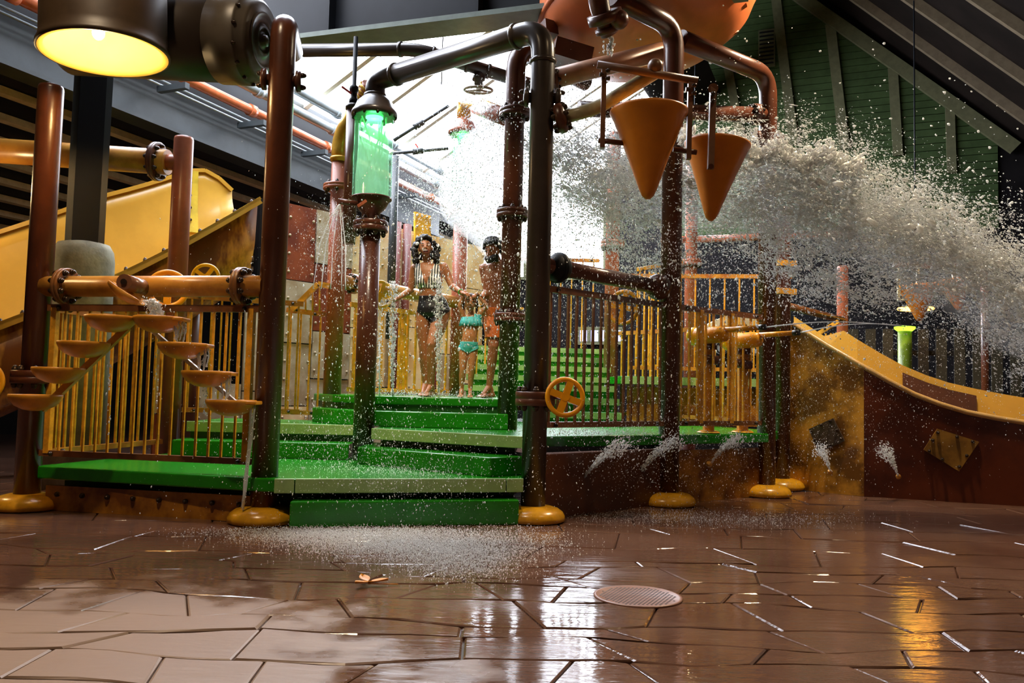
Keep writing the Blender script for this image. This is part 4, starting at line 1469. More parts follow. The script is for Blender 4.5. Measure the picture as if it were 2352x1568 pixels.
for i in range(NS):
    trm.bar(rows_in[i][-1], rows_in[i + 1][-1], .07, .05)
trm.build('top_edge', SLIDEY, sl)
# joint band across the inner wall
ib = 13
bnd = MB()
for j in range(7, 12):
    a_, b_ = rows_in[ib][j] - ln * .02, rows_in[ib][j + 1] - ln * .02
    bnd.bar(a_, b_, .20, .03, up=-ln)
bnd = bnd.build('joint_band', M('olive_yellow_band', (196, 170, 50), .35), sl)
for j in (8, 9, 10, 11):
    inst(BOLT_ME, 'bolt', rows_in[ib][j] - ln * .05, bnd, (PI / 2, 0, 0), (.9,) * 3)
for u in (.25, .8):
    c = nl.lerp(nr, u) + ln * .6
    MB().cyl((c.x, c.y, 0), (c.x, c.y, c.z - .7), .13, seg=18).build('support', POLEDK, sl)

# steel column with its round concrete base
cb = A(182, 760, 8.5)
cl = thing('steel_column', 'dark square steel column rising from a round concrete base', 'column', (cb.x, cb.y, 0))
MB().lathe([(.298, 0), (.298, 2.32), (.285, 2.42), (.245, 2.49), (.15, 2.52), (.02, 2.53)], (cb.x, cb.y, 0), (0, 0, 1), 40).build('concrete_base', CONCR, cl)
MB().box((cb.x, cb.y + .0, 3.9), (.36, .34, 3.0), (1, .55, 0)).build('post', STEEL, cl)
MB().box((cb.x, cb.y, 3.9), (.24, .40, 3.0), (1, .55, 0)).build('web', STEELDK, cl)

# right slide: side wall panels, curved rim, yellow trough
rs = thing('water_slide', 'yellow slide with brown side wall at the right', 'slide', (4.4, 9.4, 0))
W0, W1, W2 = Vector((3.36, 9.98, 0)), Vector((4.0, 9.37, 0)), Vector((8.5, 7.615, 0))
curve = [(1822, 744), (1860, 768), (1900, 793), (1950, 822), (1984, 842), (2040, 874), (2100, 905), (2160, 928), (2220, 946), (2290, 960), (2352, 970), (2450, 985), (2580, 996), (2740, 1004)]


def wallpt(px, py, right):
    a, b = (W1, W2) if right else (W0, W1)
    d = A(px, py, 10) - CAM
    n = Vector(((b - a).y, -(b - a).x, 0)).normalized()
    return CAM + d * ((a - CAM).dot(n) / d.dot(n))


left = [wallpt(x, y, False) for x, y in curve if x <= 1984]
right = [wallpt(x, y, True) for x, y in curve if x >= 1984]
left[-1] = right[0].copy()
MB().plate([up(left[0], 0), up(left[-1], 0)] + left[::-1], .05).build('side_panel', MOTY, rs)
MB().plate([up(right[0], 0), up(right[-1], 0)] + right[::-1], .05).build('side_panel', MOTR, rs)
MB().plate([up(W0 + Vector((-.12, .1, 0)), 0), up(left[0], 0), left[0], up(W0 + Vector((-.12, .1, 0)), left[0].z + .05)], .05).build('side_panel', MOTY, rs)
rimc = left + right[1:]
MB().tube(rimc, .028, 10, 0).build('rim', M('slide_rim', (190, 150, 90), .3), rs)
back = Vector((.35, 1.0, 0)).normalized()
rows = []
for i, p in enumerate(rimc):
    hgt = .44 if 3 <= i else .2
    hgt *= 1 - .4 * (i / len(rimc))
    rows.append([p + Vector((0, .02, 0)), p + back * .12 - Vector((0, 0, .35)), p + back * .55 - Vector((0, 0, .42)), p + back * .95 - Vector((0, 0, .3)), p + back * 1.1, p + back * 1.14 + Vector((0, 0, hgt))])
sweep(rows, 'trough', SLIDEY, rs, .02, False)
dkp = MB()
for i in range(6, 9):
    a, b = rows[i], rows[i + 1]
    o_ = Vector((-.02, -.05, 0))
    dkp.add([a[4] + o_ - Vector((0, 0, .1)), b[4] + o_ - Vector((0, 0, .1)), b[4].lerp(b[5], .75) + o_, a[4].lerp(a[5], .75) + o_], [(0, 1, 2, 3)])
dko = dkp.build('inset_panel', M('dark_brown_inset', (78, 44, 26), .4), rs)
md = dko.modifiers.new('thick', 'SOLIDIFY'); md.thickness = .02


def patch(label, pts, right, mat):
    P = [wallpt(x, y, right) for x, y in pts]
    n = (P[1] - P[0]).cross(P[-1] - P[0]).normalized()
    if n.y > 0:
        n = -n
    P = [p + n * .03 for p in P]
    o = MB().plate(P, .025).build('patch_plate', mat, rs)
    o['label'] = label
    c = sum(P, Vector()) / 4
    for a, b in zip(P, P[1:] + P[:1]):
        for u in (.08, .5):
            q = c + (a.lerp(b, u) - c) * .88
            inst(BOLT_ME, 'bolt', q + n * .01, o, n.to_track_quat('Z', 'Y').to_euler(), (.85,) * 3)


patch('dark square patch plate', [(1860, 985), (1882, 1038), (1942, 1012), (1916, 960)], False, M('dark_patch', (70, 54, 40), .3))
patch('ochre riveted patch plate', [(2121, 1032), (2202, 1082), (2248, 1014), (2152, 984)][::1], True, M('ochre_patch', (120, 84, 30), .35, rgb2=(160, 116, 44), scale=3))
for (px, py, lb) in [(1910, 1085, 'brass nozzle low on the ochre slide wall'), (2066, 1096, 'brass nozzle low on the rust slide wall')]:
    p = wallpt(px, py, px > 1984) + Vector((-.03, -.05, 0))
    tag(MB().lathe([(.02, 0), (.028, .005), (.028, .03), (.016, .05)], p, (-.5, -.5, .6), 14).build('nozzle', NOZ), lb, 'nozzle')
    noz.append(p)
railing('small ochre railing at the head of the right slide', A(1880, 775, 11.6) * 1, A(1926, 745, 11.4) * 1, 1.15, A(1880, 766, 11.6).z, 1.15, A(1926, 738, 11.4).z, 4, OCHRE, OCHRE)
bm_ = hpipe('cross_pipe', 'olive beam sloping behind the wet slide head', A(1800, 700, 11.2), A(1935, 735, 12.4), .05, RAILDK, (), .1)

# ================================================================== WATER CANNONS
def cannon(px, py, y, label, s=1.0):
    b = A(px, py, y)
    t = thing('water_cannon', label, 'water cannon', Vector((b.x, b.y, Z2)))
    d = (A(px + 90, py - 6, y - .35) - b).normalized()
    MB().lathe([(.02, -.16), (.075, -.15), (.088, -.12), (.088, .02), (.086, .22), (.075, .29), (.035, .31)], b, d, 24).build('body', WHEELO, t)
    MB().lathe([(.09, -.13), (.096, -.12), (.096, -.07), (.09, -.06)], b, d, 24).build('band', WHEELY, t)
    n0 = b + d * .28 + Vector((0, 0, .045))
    MB().cyl(n0, n0 + d * .42, .03, .024, seg=16).build('barrel', WHEELO, t)
    MB().cyl(n0 + d * .40, n0 + d * .47, .03, seg=14).build('muzzle', BLACKP, t)
    MB().box((b.x + .08, b.y, (b.z - .1 + Z2) / 2), (.10, .09, b.z - .1 - Z2)).build('stand', RUSTRAIL, t)
    MB().box((b.x + .08, b.y, b.z - .11), (.13, .12, .07)).build('swivel', POLEDK, t)
    MB().cyl((b.x - .04, b.y - .05, b.z - .24), (b.x + .16, b.y - .05, b.z - .26), .05, seg=14).build('bracket', POLEDK, t)
    foot(t, Vector((b.x + .08, b.y, 0)), .12, .03, OCHRE, Z2)
    return n0 + d * .48, d


mz1 = cannon(1612, 771, 8.75, 'left yellow water cannon behind the right railing')
mz2 = cannon(1690, 783, 9.05, 'right yellow water cannon behind the right railing')

# ================================================================== FAR RIGHT THINGS
fc1 = cone_bucket(A(2108, 655, 11.5), A(2112, 738, 11.5), .27, 'far yellow cone bucket above a lit orange disc')
fc2 = cone_bucket(A(2190, 640, 11.2), A(2203, 712, 11.2), .24, 'far yellow cone bucket dimmed by the falling water')
p_ = A(2103, 709, 13.0)
t = thing('disc_lamp', 'flat glowing orange disc lamp hanging behind the far cone bucket', 'lamp', p_)
MB().lathe([(.02, .02), (.26, .015), (.27, 0), (.26, -.015), (.02, -.02)], p_, (0, 0, 1), 32).build('disc', emis('orange_disc_glow', (255, 168, 56), 14.0), t)
MB().cyl(p_ + Vector((0, 0, .02)), p_ + Vector((0, 0, 5.0)), .012, seg=8).build('stem', STEELDK, t)
bst = A(2262, 800, 11.6)
t = thing('bucket_stand', 'slim stand whose arm carries the far cone buckets behind the torrent', 'stand', Vector((bst.x, bst.y, 0)))
MB().cyl((bst.x, bst.y, 0), (bst.x, bst.y, A(2262, 606, 11.6).z), .05, seg=14).build('post', POLE, t)
MB().cyl(A(2052, 610, 11.6), A(2264, 608, 11.6), .04, seg=12).build('arm', POLE, t)
for px_ in (2108, 2190):
    MB().bar(A(px_, 608, 11.5), A(px_, 668, 11.4), .035, .03, up=(0, 1, 0)).build('hanger_bar', ARM, t)
t = thing('bucket_hanger', 'pale upright bar beside the far cone bucket', 'hanger', A(2062, 690, 11.5))
MB().bar(A(2064, 615, 11.5), A(2064, 690, 11.5), .035, .035, up=(0, 1, 0)).build('hanger_bar', ARM, t)
MB().cyl(A(2064, 688, 11.5), A(2090, 690, 11.5), .016, seg=8).build('pivot_pin', ARM, t)
gz_ = A(2078, 752, 12.5)
t = thing('green_post_light', 'bright green topped post light before the dark fence', 'lamp', Vector((gz_.x, gz_.y, 0)))
MB().lathe([(.1, 0), (.1, gz_.z - .06)], (gz_.x, gz_.y, 0), (0, 0, 1), 20).build('post', M('green_post', (110, 130, 30), .35), t)
MB().lathe([(.1, gz_.z - .06), (.15, gz_.z - .02), (.15, gz_.z + .01), (.02, gz_.z + .03)], (gz_.x, gz_.y, 0), (0, 0, 1), 24).build('cap', emis('green_glow', (180, 255, 60), 1.6), t)

# kiosk far behind the rear railing (pale curved top, dark front with round signs)
kp = A(1690, 760, 16.5)
t = thing('kiosk', 'far kiosk with curved pale top and dark front with prohibition signs', 'kiosk', Vector((kp.x, kp.y, 0)))
MB().box((kp.x, kp.y, 1.2), (2.0, .5, 2.4)).build('body', DARKWALL, t)
arc = [(kp.x - .75 + 1.5 * i / 12, 2.42 + .3 * math.sin(PI * i / 12)) for i in range(13)]
m_ = MB()
n_ = len(arc)
vs = [(x, kp.y - .28, z) for x, z in arc] + [(x, kp.y + .1, z) for x, z in arc]
m_.add(vs, [tuple(range(n_))[::-1], tuple(range(n_, 2 * n_))] + [(i, i + 1, n_ + i + 1, n_ + i) for i in range(n_ - 1)] + [(0, n_, 2 * n_ - 1, n_ - 1)])
m_.build('curved_top', WCREAM, t)
for k in range(4):
    c = (kp.x - .35 + .33 * k, kp.y - .27, 2.05)
    sg = MB().cyl((c[0], c[1], c[2]), (c[0], c[1] - .02, c[2]), .14, seg=20).build('sign', STEELLT, t)
    MB().torus((c[0], c[1] - .03, c[2]), (0, 1, 0), .115, .014, 20, 6).build('sign_ring', BLACKP, sg)
    MB().bar((c[0] - .08, c[1] - .03, c[2] + .08), (c[0] + .08, c[1] - .03, c[2] - .08), .02, .02).build('sign_slash', BLACKP, sg)

# ================================================================== FLOOR THINGS
dc = AZ(1465, 1370, 0)
t = thing('floor_drain', 'round perforated drain cover set in the wet floor', 'drain', dc)
MB().lathe([(.235, -.004), (.235, .006), (.222, .008), (.215, .004), (.002, .004)], dc, (0, 0, 1), 48, (True, False)).build('cover', M('drain_paint', (150, 112, 98), .35), t)
hm = mesh_of(MB().lathe([(.002, 0), (.008, 0), (.008, .0015), (.002, .0015)], (0, 0, 0), (0, 0, 1), 6), 'hole', BLACKP)
hl = MB()
for i in range(-9, 10):
    for j in range(-9, 10):
        x, y = i * .022 + (j % 2) * .011, j * .022
        if x * x + y * y < .198 ** 2:
            hl.cyl((dc.x + x, dc.y + y, .0038), (dc.x + x, dc.y + y, .0052), .0065, seg=6)
tag(hl.build('holes', BLACKP, t), kind='stuff')
lf = AZ(845, 1345, 0)
t = thing('fallen_leaf', 'small curled yellow leaf lying on the wet floor', 'leaf', lf)
LEAF = M('yellow_leaf', (226, 150, 40), .4)
m_ = MB()
for k in range(3):
    a0 = k * 2.1
    pts = []
    for i in range(7):
        u = i / 6
        pts.append((u, .03 * math.sin(u * PI)))
    vs, c_, s_ = [], math.cos(a0), math.sin(a0)
    for (u, w) in pts:
        for sgn in (-1, 0, 1):
            x, y, zz = u * .11, sgn * w, .012 + .02 * u + (.012 * abs(sgn))
            vs.append((lf.x + x * c_ - y * s_, lf.y + x * s_ + y * c_, zz))
    fs = [(i * 3 + j, i * 3 + j + 1, i * 3 + j + 4, i * 3 + j + 3) for i in range(6) for j in range(2)]
    m_.add(vs, fs, True)
lo = m_.build('blade', LEAF, t)
md = lo.modifiers.new('thick', 'SOLIDIFY'); md.thickness = .002
MB().cyl(lf + Vector((.0, 0, .012)), lf + Vector((.16, .03, .006)), .003, seg=6).build('stalk', LEAF, t)
# ================================================================== PEOPLE
SKINW = M('warm_brown_skin', (172, 112, 70), .42, var=.06, scale=9)
SKING = M('light_brown_skin', (190, 132, 84), .42, var=.06, scale=9)
SKINM = M('brown_skin', (166, 106, 70), .42, var=.06, scale=9)
HAIRB = M('black_curls', (22, 17, 15), .5, var=.3, scale=30, bump=.6, bscale=90)
HAIRD = M('dark_brown_hair', (44, 28, 20), .45, var=.3, scale=30, bump=.5, bscale=70)
EYEW = M('eye_white', (240, 236, 228), .2, var=.02)
IRIS = M('dark_iris', (34, 20, 14), .15)
LIPM = M('lip_rose', (150, 72, 62), .35)
MOUTH = M('mouth_dark', (58, 14, 14), .5)
TEETH = M('teeth_white', (246, 242, 232), .2, var=.02)
NAIL = M('nail_pale', (214, 160, 130), .3)


class Body:
    """overlapping tapered limbs, fused into one continuous skin by a voxel remesh"""

    def __init__(self):
        self.m = MB()

    def limb(self, pts, rs, seg=14):
        pts = [Vector(p) for p in pts]
        for i in range(len(pts) - 1):
            self.m.cyl(pts[i], pts[i + 1], rs[i], rs[i + 1], seg)
        for p, r in zip(pts, rs):
            self.m.ball(p, r, seg, 8)
        return self

    def loft(self, secs, seg=24):
        """secs: (centre, half width, half depth, yaw) from top to bottom or reverse"""
        R = []
        for c, rx, ry, yaw in secs:
            c = Vector(c)
            ca, sa = math.cos(yaw), math.sin(yaw)
            ring = []
            for j in range(seg):
                a = 2 * PI * j / seg
                x, y = rx * math.cos(a), ry * math.sin(a)
                ring.append(c + Vector((x * ca - y * sa, x * sa + y * ca, 0)))
            R.append(ring)
        self.m.rings(R)
        return self

    def ell(self, c, sc, rot=None):
        self.m.ball(c, 1.0, 18, 12, sc, rot)
        return self

    def fuse(self, name, mat, parent, voxel=.0065, smooth=3):
        o = self.m.build(name + '_rough', mat, parent)
        r = o.modifiers.new('r', 'REMESH')
        r.mode = 'VOXEL'
        r.voxel_size = voxel
        s = o.modifiers.new('s', 'SMOOTH')
        s.factor = .5
        s.iterations = smooth
        dg = bpy.context.evaluated_depsgraph_get()
        me = bpy.data.meshes.new_from_object(o.evaluated_get(dg))
        me.name = name
        bpy.data.objects.remove(o)
        me.polygons.foreach_set('use_smooth', [True] * len(me.polygons))
        me.materials.clear()
        me.materials.append(mat)
        b = bpy.data.objects.new(name, me)
        COL.objects.link(b)
        b.parent = parent
        WPOS[b.name] = WPOS[parent.name]
        return b


def garment(body, name, mat, test, off=.005, ruffle=0.0):
    """cloth that follows the body wherever test(world point) holds"""
    me = body.data
    B = WPOS[body.name]
    idx, vs, fs = {}, [], []
    for p in me.polygons:
        c = p.center + B
        if not test(c):
            continue
        f = []
        for i in p.vertices:
            if i not in idx:
                v = me.vertices[i]
                idx[i] = len(vs)
                w = v.co + v.normal * (off + ruffle * (.5 + .5 * math.sin((v.co.x) * 190 + v.co.z * 60)))
                vs.append(w)
            f.append(idx[i])
        fs.append(f)
    m = bpy.data.meshes.new(name)
    m.from_pydata(vs, [], fs)
    m.polygons.foreach_set('use_smooth', [True] * len(fs))
    m.materials.append(mat)
    o = bpy.data.objects.new(name, m)
    COL.objects.link(o)
    o.parent = body.parent
    WPOS[o.name] = B
    md = o.modifiers.new('cloth', 'SOLIDIFY')
    md.thickness = .004
    md.offset = 1
    return o


def head_rot(yaw, pitch, roll):
    return (Matrix.Rotation(yaw, 3, 'Z') @ Matrix.Rotation(roll, 3, 'Y') @ Matrix.Rotation(pitch, 3, 'X'))


def head(body, c, s, rot, jaw=0.0, child=False):
    """skull, jaw, nose, ears, lids; face looks along -y before rot; s = head height"""
    def q(x, y, z):
        return Vector(c) + rot @ (Vector((x, y, z)) * s)

    def e(x, y, z, a, b, d):
        body.ell(q(x, y, z), (a * s, b * s, d * s), rot)
    e(0, .05, .10, .325, .395, .37)                # cranium
    e(0, -.06, -.06, .275, .32, .34)               # face
    e(0, -.13, -.27 - jaw, .17 if not child else .16, .20, .15)   # jaw
    e(0, -.24, -.33 - jaw, .085, .08, .075)        # chin
    e(-.15, -.20, -.10, .10, .10, .09)             # cheeks
    e(.15, -.20, -.10, .10, .10, .09)
    e(0, -.31, .10, .20, .06, .05)                 # brow
    body.limb([q(0, -.36, .03), q(0, -.43, -.09)], [.034 * s, .055 * s], 10)   # nose
    e(-.05, -.37, -.105, .045, .05, .035)
    e(.05, -.37, -.105, .045, .05, .035)
    e(-.325, .04, -.03, .035, .075, .12)           # ears
    e(.325, .04, -.03, .035, .075, .12)


def face_parts(parent, c, s, rot, mouth_open, eyes=1.0, jaw=0.0, browm=HAIRB, smile=True):
    def q(x, y, z):
        return Vector(c) + rot @ (Vector((x, y, z)) * s)
    for sx in (-1, 1):
        if eyes > .4:
            ey = MB().ball(q(sx * .135, -.325, .02), .048 * s, 12, 8, (1.15, .8, .75 * eyes), rot).build('eye', EYEW, parent)
            MB().ball(q(sx * .135, -.362, .02), .027 * s, 10, 6, (1, .6, 1), rot).build('iris', IRIS, ey)
        # lash line / lid
        m = MB()
        pts = []
        for k in range(7):
            u = k / 6 - .5
            pts.append(q(sx * .135 + u * .14, -.362 - .012 * math.cos(u * 3), .02 + (.042 if eyes > .4 else .012) * math.cos(u * 2.6)))
        m.tube(pts, .011 * s, 6)
        m.build('eyelid', IRIS, parent)
        m = MB()
        pts = []
        for k in range(7):
            u = k / 6 - .5
            pts.append(q(sx * .14 + u * .18, -.345 + .03 * abs(u), .135 + .025 * math.cos(u * 2.6)))
        m.tube(pts, .017 * s, 6)
        m.build('eyebrow', browm, parent)
    zc = -.225 - jaw * .5
    if mouth_open > 0:
        MB().ball(q(0, -.335, zc), 1, 16, 10, (.125 * s, .05 * s, mouth_open * s), rot).build('mouth', MOUTH, parent)
        MB().ball(q(0, -.362, zc + mouth_open * .55), 1, 14, 8, (.098 * s, .03 * s, mouth_open * .34 * s), rot).build('teeth', TEETH, parent)
        MB().ball(q(0, -.345, zc - mouth_open * .62), 1, 14, 8, (.075 * s, .035 * s, mouth_open * .25 * s), rot).build('tongue', LIPM, parent)
    m = MB()
    pts = []
    mo = max(mouth_open, .018)
    for k in range(18):
        a = 2 * PI * k / 18
        lift = .03 * abs(math.cos(a)) ** 3 if smile else 0
        pts.append(q(.135 * math.cos(a) * (1 if mouth_open > .05 else .72), -.355 + .035 * abs(math.cos(a)), zc + mo * math.sin(a) * 1.1 + lift))
    pts.append(pts[0])
    m.tube(pts, .019 * s, 6)
    m.build('lips', LIPM, parent)


def curls(parent, name, mat, pts, voxel=.008, smooth=1):
    b = Body()
    for p, r in pts:
        b.m.ball(p, r, 8, 6)
    return b.fuse(name, mat, parent, voxel, smooth)


def hand(body, wrist, tip, palm_n, curl=.5, s=1.0, thumb=1):
    """palm and five fingers from wrist towards tip; palm_n = where the palm faces"""
    w, t = Vector(wrist), Vector(tip)
    d = (t - w).normalized()
    n = (Vector(palm_n) - d * Vector(palm_n).dot(d)).normalized()
    x = d.cross(n).normalized()
    L = .085 * s
    body.m.ball(w + d * (L * .55), 1, 14, 10, (.036 * s, L * .62, .017 * s), Matrix((x, d, n)).transposed())
    for k, (o, ln) in enumerate([(-.027, .058), (-.009, .070), (.009, .067), (.026, .052)]):
        a = w + d * L + x * (o * s)
        b = a + (d * math.cos(curl * .7) + n * math.sin(curl * .7)) * (ln * .5 * s)
        c = b + (d * math.cos(curl * 1.8) + n * math.sin(curl * 1.8)) * (ln * .34 * s)
        e = c + (d * math.cos(curl * 2.7) + n * math.sin(curl * 2.7)) * (ln * .26 * s)
        body.limb([a - d * (.02 * s), a, b, c, e], [.0092 * s, .0092 * s, .0086 * s, .008 * s, .007 * s], 8)
    a = w + d * (L * .25) + x * (thumb * -.028 * s)
    b = a + (d * .6 - x * thumb * .7 + n * .35).normalized() * (.038 * s)
    c = b + (d * .8 - x * thumb * .1 + n * .6).normalized() * (.034 * s)
    body.limb([a, b, c], [.013 * s, .0105 * s, .0085 * s], 8)


def foot_limb(body, ankle, toe, s=1.0):
    """heel, arch, ball and five toes; sole on the ground at toe.z"""
    a, t = Vector(ankle), Vector(toe)
    gz = t.z
    d = Vector((t.x - a.x, t.y - a.y, 0))
    d = d.normalized() if d.length > 1e-4 else Vector((0, -1, 0))
    x = Vector((0, 0, 1)).cross(d).normalized()
    heel = Vector((a.x, a.y, gz + .03 * s)) - d * (.045 * s)
    ballp = Vector((t.x, t.y, gz + .022 * s)) - d * (.055 * s)
    body.limb([a, heel], [.034 * s, .031 * s], 12)
    body.limb([a, ballp + Vector((0, 0, .012 * s))], [.036 * s, .024 * s], 12)
    body.limb([heel, ballp], [.029 * s, .026 * s], 12)
    body.limb([ballp - x * (.026 * s), ballp + x * (.026 * s)], [.022 * s, .022 * s], 10)
    for k in range(5):
        o = (-.034 + .017 * k) * s
        r = (.012 if k == 0 else .0085) * s
        p = ballp + x * o
        body.limb([p, p + d * ((.055 - .005 * k) * s) - Vector((0, 0, .010 * s))], [r * 1.1, r], 8)


LAND_Z = Z3
# ------------------------------------------------------------------ woman
YW = 8.95


def W_(px, py, dy=0.0):
    return A(px, py, YW + dy)


woman = thing('person', 'laughing woman in striped top and black bottoms, holding the girl\'s hand', 'person', Vector((W_(980, 900).x, YW, LAND_Z)))
b = Body()
neck = W_(980, 600, .02)
hc = W_(977, 571, -.02)
shL, shR = W_(953, 616, .02), W_(1019, 613, .0)
chest = W_(986, 634, 0)
under = W_(985, 661, 0)
waist = W_(991, 677, .0)
hipc = W_(996, 706, .02)
crot = W_(995, 727, .02)
b.loft([(W_(981, 603, .02), .055, .055, 0), (W_(984, 611, .01), .135, .075, -.05), (W_(986, 622, .0), .158, .092, -.05), (W_(986, 640, -.005), .142, .105, -.05), (W_(985, 652, 0), .132, .10, -.05),
        (W_(987, 664, .0), .118, .09, 0), (W_(990, 677, .0), .122, .088, 0), (W_(994, 692, .02), .148, .105, .08), (W_(996, 708, .02), .166, .122, .1), (W_(997, 720, .02), .160, .12, .1), (W_(996, 728, .02), .10, .09, .1)])
b.ell(W_(972, 645, -.075), (.062, .05, .062))
b.ell(W_(1004, 644, -.08), (.062, .05, .062))
b.limb([W_(979, 590, .01), neck, W_(981, 609, .02)], [.046, .047, .055])
hr = head_rot(.12, -.18, -.10)
head(b, hc, .222, hr, .045)
# arms
el1, wr1 = W_(944, 666, .06), W_(909, 688, -.06)
b.limb([shL, W_(948, 640, .04), el1], [.052, .044, .036])
b.limb([el1, el1.lerp(wr1, .35), wr1], [.037, .036, .023])
hand(b, wr1, W_(893, 695, -.10), (.1, -.3, -.9), .35, 1.0, 1)
el2, wr2 = W_(1038, 657, -.04), W_(1059, 671, -.20)
b.limb([shR, W_(1030, 636, .0), el2], [.052, .046, .037])
b.limb([el2, el2.lerp(wr2, .35), wr2], [.038, .036, .023])
hand(b, wr2, W_(1072, 674, -.24), (.2, .2, -1), .95, .95, -1)
# legs
k1, a1, f1 = W_(973, 797, .02), W_(977, 882, .10), W_(974, 905, .0)
b.limb([W_(976, 716, .04), W_(972, 750, .03), k1], [.094, .083, .055])
b.limb([k1, k1.lerp(a1, .3), k1.lerp(a1, .6), a1], [.053, .055, .044, .032])
f1.z = LAND_Z + .002
foot_limb(b, a1, Vector((f1.x - .02, a1.y - .17, LAND_Z + .002)))
k2_, a2 = W_(992, 790, -.14), W_(990, 886, -.02)
b.limb([W_(1014, 718, .02), W_(1006, 752, -.06), k2_], [.098, .09, .058])
b.limb([k2_, k2_.lerp(a2, .3), k2_.lerp(a2, .6), a2], [.055, .056, .045, .032])
foot_limb(b, a2, Vector((W_(976, 905).x, a2.y - .14, LAND_Z + .002)))
bodyW = b.fuse('body', SKINW, woman)
face_parts(woman, hc, .222, hr, .082, .2, .045)
# hair: a wide shock of shoulder-length curls
hrnd = random.Random(4)
pts = []
for k in range(420):
    u, v = hrnd.uniform(-PI, PI), hrnd.uniform(-.9, PI / 2)
    d = Vector((math.cos(v) * math.cos(u), math.cos(v) * math.sin(u), math.sin(v)))
    if d.y < -.30 and d.z < .62 and abs(d.x) < .72:
        continue
    p = Vector((d.x * (.108 + .022 * (1 - max(0, d.z))), d.y * .118 + .02, d.z * .135 + .012))
    if d.z < 0:
        p.x *= 1.12
    pts.append((hc + hr @ p * hrnd.uniform(.90, 1.08), hrnd.uniform(.012, .023)))
for k in range(130):
    sx = hrnd.choice([-1, 1])
    p = Vector((sx * hrnd.uniform(.085, .138), hrnd.uniform(-.04, .1), hrnd.uniform(-.145, -.02)))
    pts.append((hc + hr @ p, hrnd.uniform(.012, .022)))
curls(woman, 'hair', HAIRB, pts)


def stripes():
    m = M('striped_swim_top', (240, 240, 232), .6, var=.02)
    nt = m.node_tree
    bs = nt.nodes['Principled BSDF']
    tc = nt.nodes.new('ShaderNodeTexCoord')
    wv = nt.nodes.new('ShaderNodeTexWave')
    wv.wave_type = 'BANDS'
    wv.bands_direction = 'X'
    wv.inputs['Scale'].default_value = 11
    wv.inputs['Distortion'].default_value = .3
    nt.links.new(tc.outputs['Object'], wv.inputs['Vector'])
    r = nt.nodes.new('ShaderNodeValToRGB')
    r.color_ramp.interpolation = 'CONSTANT'
    r.color_ramp.elements[0].color = lin((24, 34, 28))
    r.color_ramp.elements[1].color = lin((240, 240, 232))
    r.color_ramp.elements[1].position = .42
    nt.links.new(wv.outputs['Fac'], r.inputs['Fac'])
    nt.links.new(r.outputs['Color'], bs.inputs['Base Color'])
    return m


pv0, pv1 = W_(981, 658), W_(965, 604)
def in_top(c):
    x, z, y = c.x, c.z, c.y
    cx = W_(981, 640).x
    zt, zb, zm = W_(981, 604).z, W_(981, 663).z, W_(981, 657).z
    if z < zb or z > zt:
        return False
    if x < W_(952, 630).x or x > W_(1021, 630).x:
        return False
    u = max(0.0, (z - zm) / (zt - zm))
    hv = .004 + u * .082                                   # the plunging neckline opens upward
    wide = .165 * (1 - u) + .125 * u
    if y > YW + .03:
        return z < W_(981, 648).z
    return hv < abs(x - cx) < wide


garment(bodyW, 'swim_top', stripes(), in_top, .004)
BLKSWIM = M('black_swim_fabric', (14, 14, 17), .5)
def in_bot(c):
    zt = W_(992, 681).z
    x0 = W_(995, 700).x
    dx = abs(c.x - x0)
    leg = W_(995, 741).z + max(0, dx - .02) * .80
    return leg < c.z < zt and dx < .2 and W_(960, 700).x < c.x < W_(1032, 700).x


garment(bodyW, 'swim_bottoms', BLKSWIM, in_bot, .004)
MB().torus(wr2 - (wr2 - el2).normalized() * .01, wr2 - el2, .027, .006, 18, 6).build('wristband', M('green_band', (90, 220, 80), .4), woman)

# ------------------------------------------------------------------ girl
YGi = 8.82


def G_(px, py, dy=0.0):
    return A(px, py, YGi + dy)


girl = thing('person', 'small girl in turquoise two-piece with both arms raised', 'person', Vector((G_(1072, 905).x, YGi, LAND_Z)))
b = Body()
ghc = G_(1080, 697, 0)
gr = head_rot(.05, -.06, .06)
b.loft([(G_(1082, 723, .02), .04, .04, 0), (G_(1083, 730, .02), .085, .055, 0), (G_(1082, 742, .01), .092, .062, 0), (G_(1080, 757, .0), .084, .062, 0), (G_(1079, 772, -.01), .078, .064, 0),
        (G_(1077, 788, .0), .086, .066, 0), (G_(1076, 798, .01), .090, .07, 0), (G_(1075, 808, .01), .06, .05, 0)])
b.limb([G_(1081, 712, .02), G_(1082, 725, .02)], [.031, .036])
head(b, ghc, .206, gr, 0, True)
for (s0, e_, h_, tp, th) in [((1065, 729), (1056, 703), (1064, 682), (1068, 672), 1), ((1101, 727), (1117, 702), (1103, 685), (1096, 677), -1)]:
    S, E_, H_ = G_(*s0, .02), G_(*e_, -.02), G_(*h_, -.05)
    b.limb([S, S.lerp(E_, .5), E_], [.034, .03, .024])
    b.limb([E_, E_.lerp(H_, .4), H_], [.025, .024, .017])
    hand(b, H_, G_(*tp, -.06), (0, -1, .1), .9, .66, th)
for (h_, k_, a_, tx) in [((1065, 800), (1063, 848), (1060, 893), 1058), ((1087, 800), (1083, 848), (1080, 893), 1081)]:
    Hh, K_, A_ = G_(*h_, .01), G_(*k_, -.02), G_(*a_, .03)
    b.limb([Hh, Hh.lerp(K_, .5), K_], [.052, .046, .035])
    b.limb([K_, K_.lerp(A_, .3), A_], [.034, .035, .023])
    foot_limb(b, A_, Vector((G_(tx, 905).x, A_.y - .115, LAND_Z + .002)), .68)
bodyG = b.fuse('body', SKING, girl, .0052)
face_parts(girl, ghc, .206, gr, .028, .9, 0, HAIRD)
pts = []
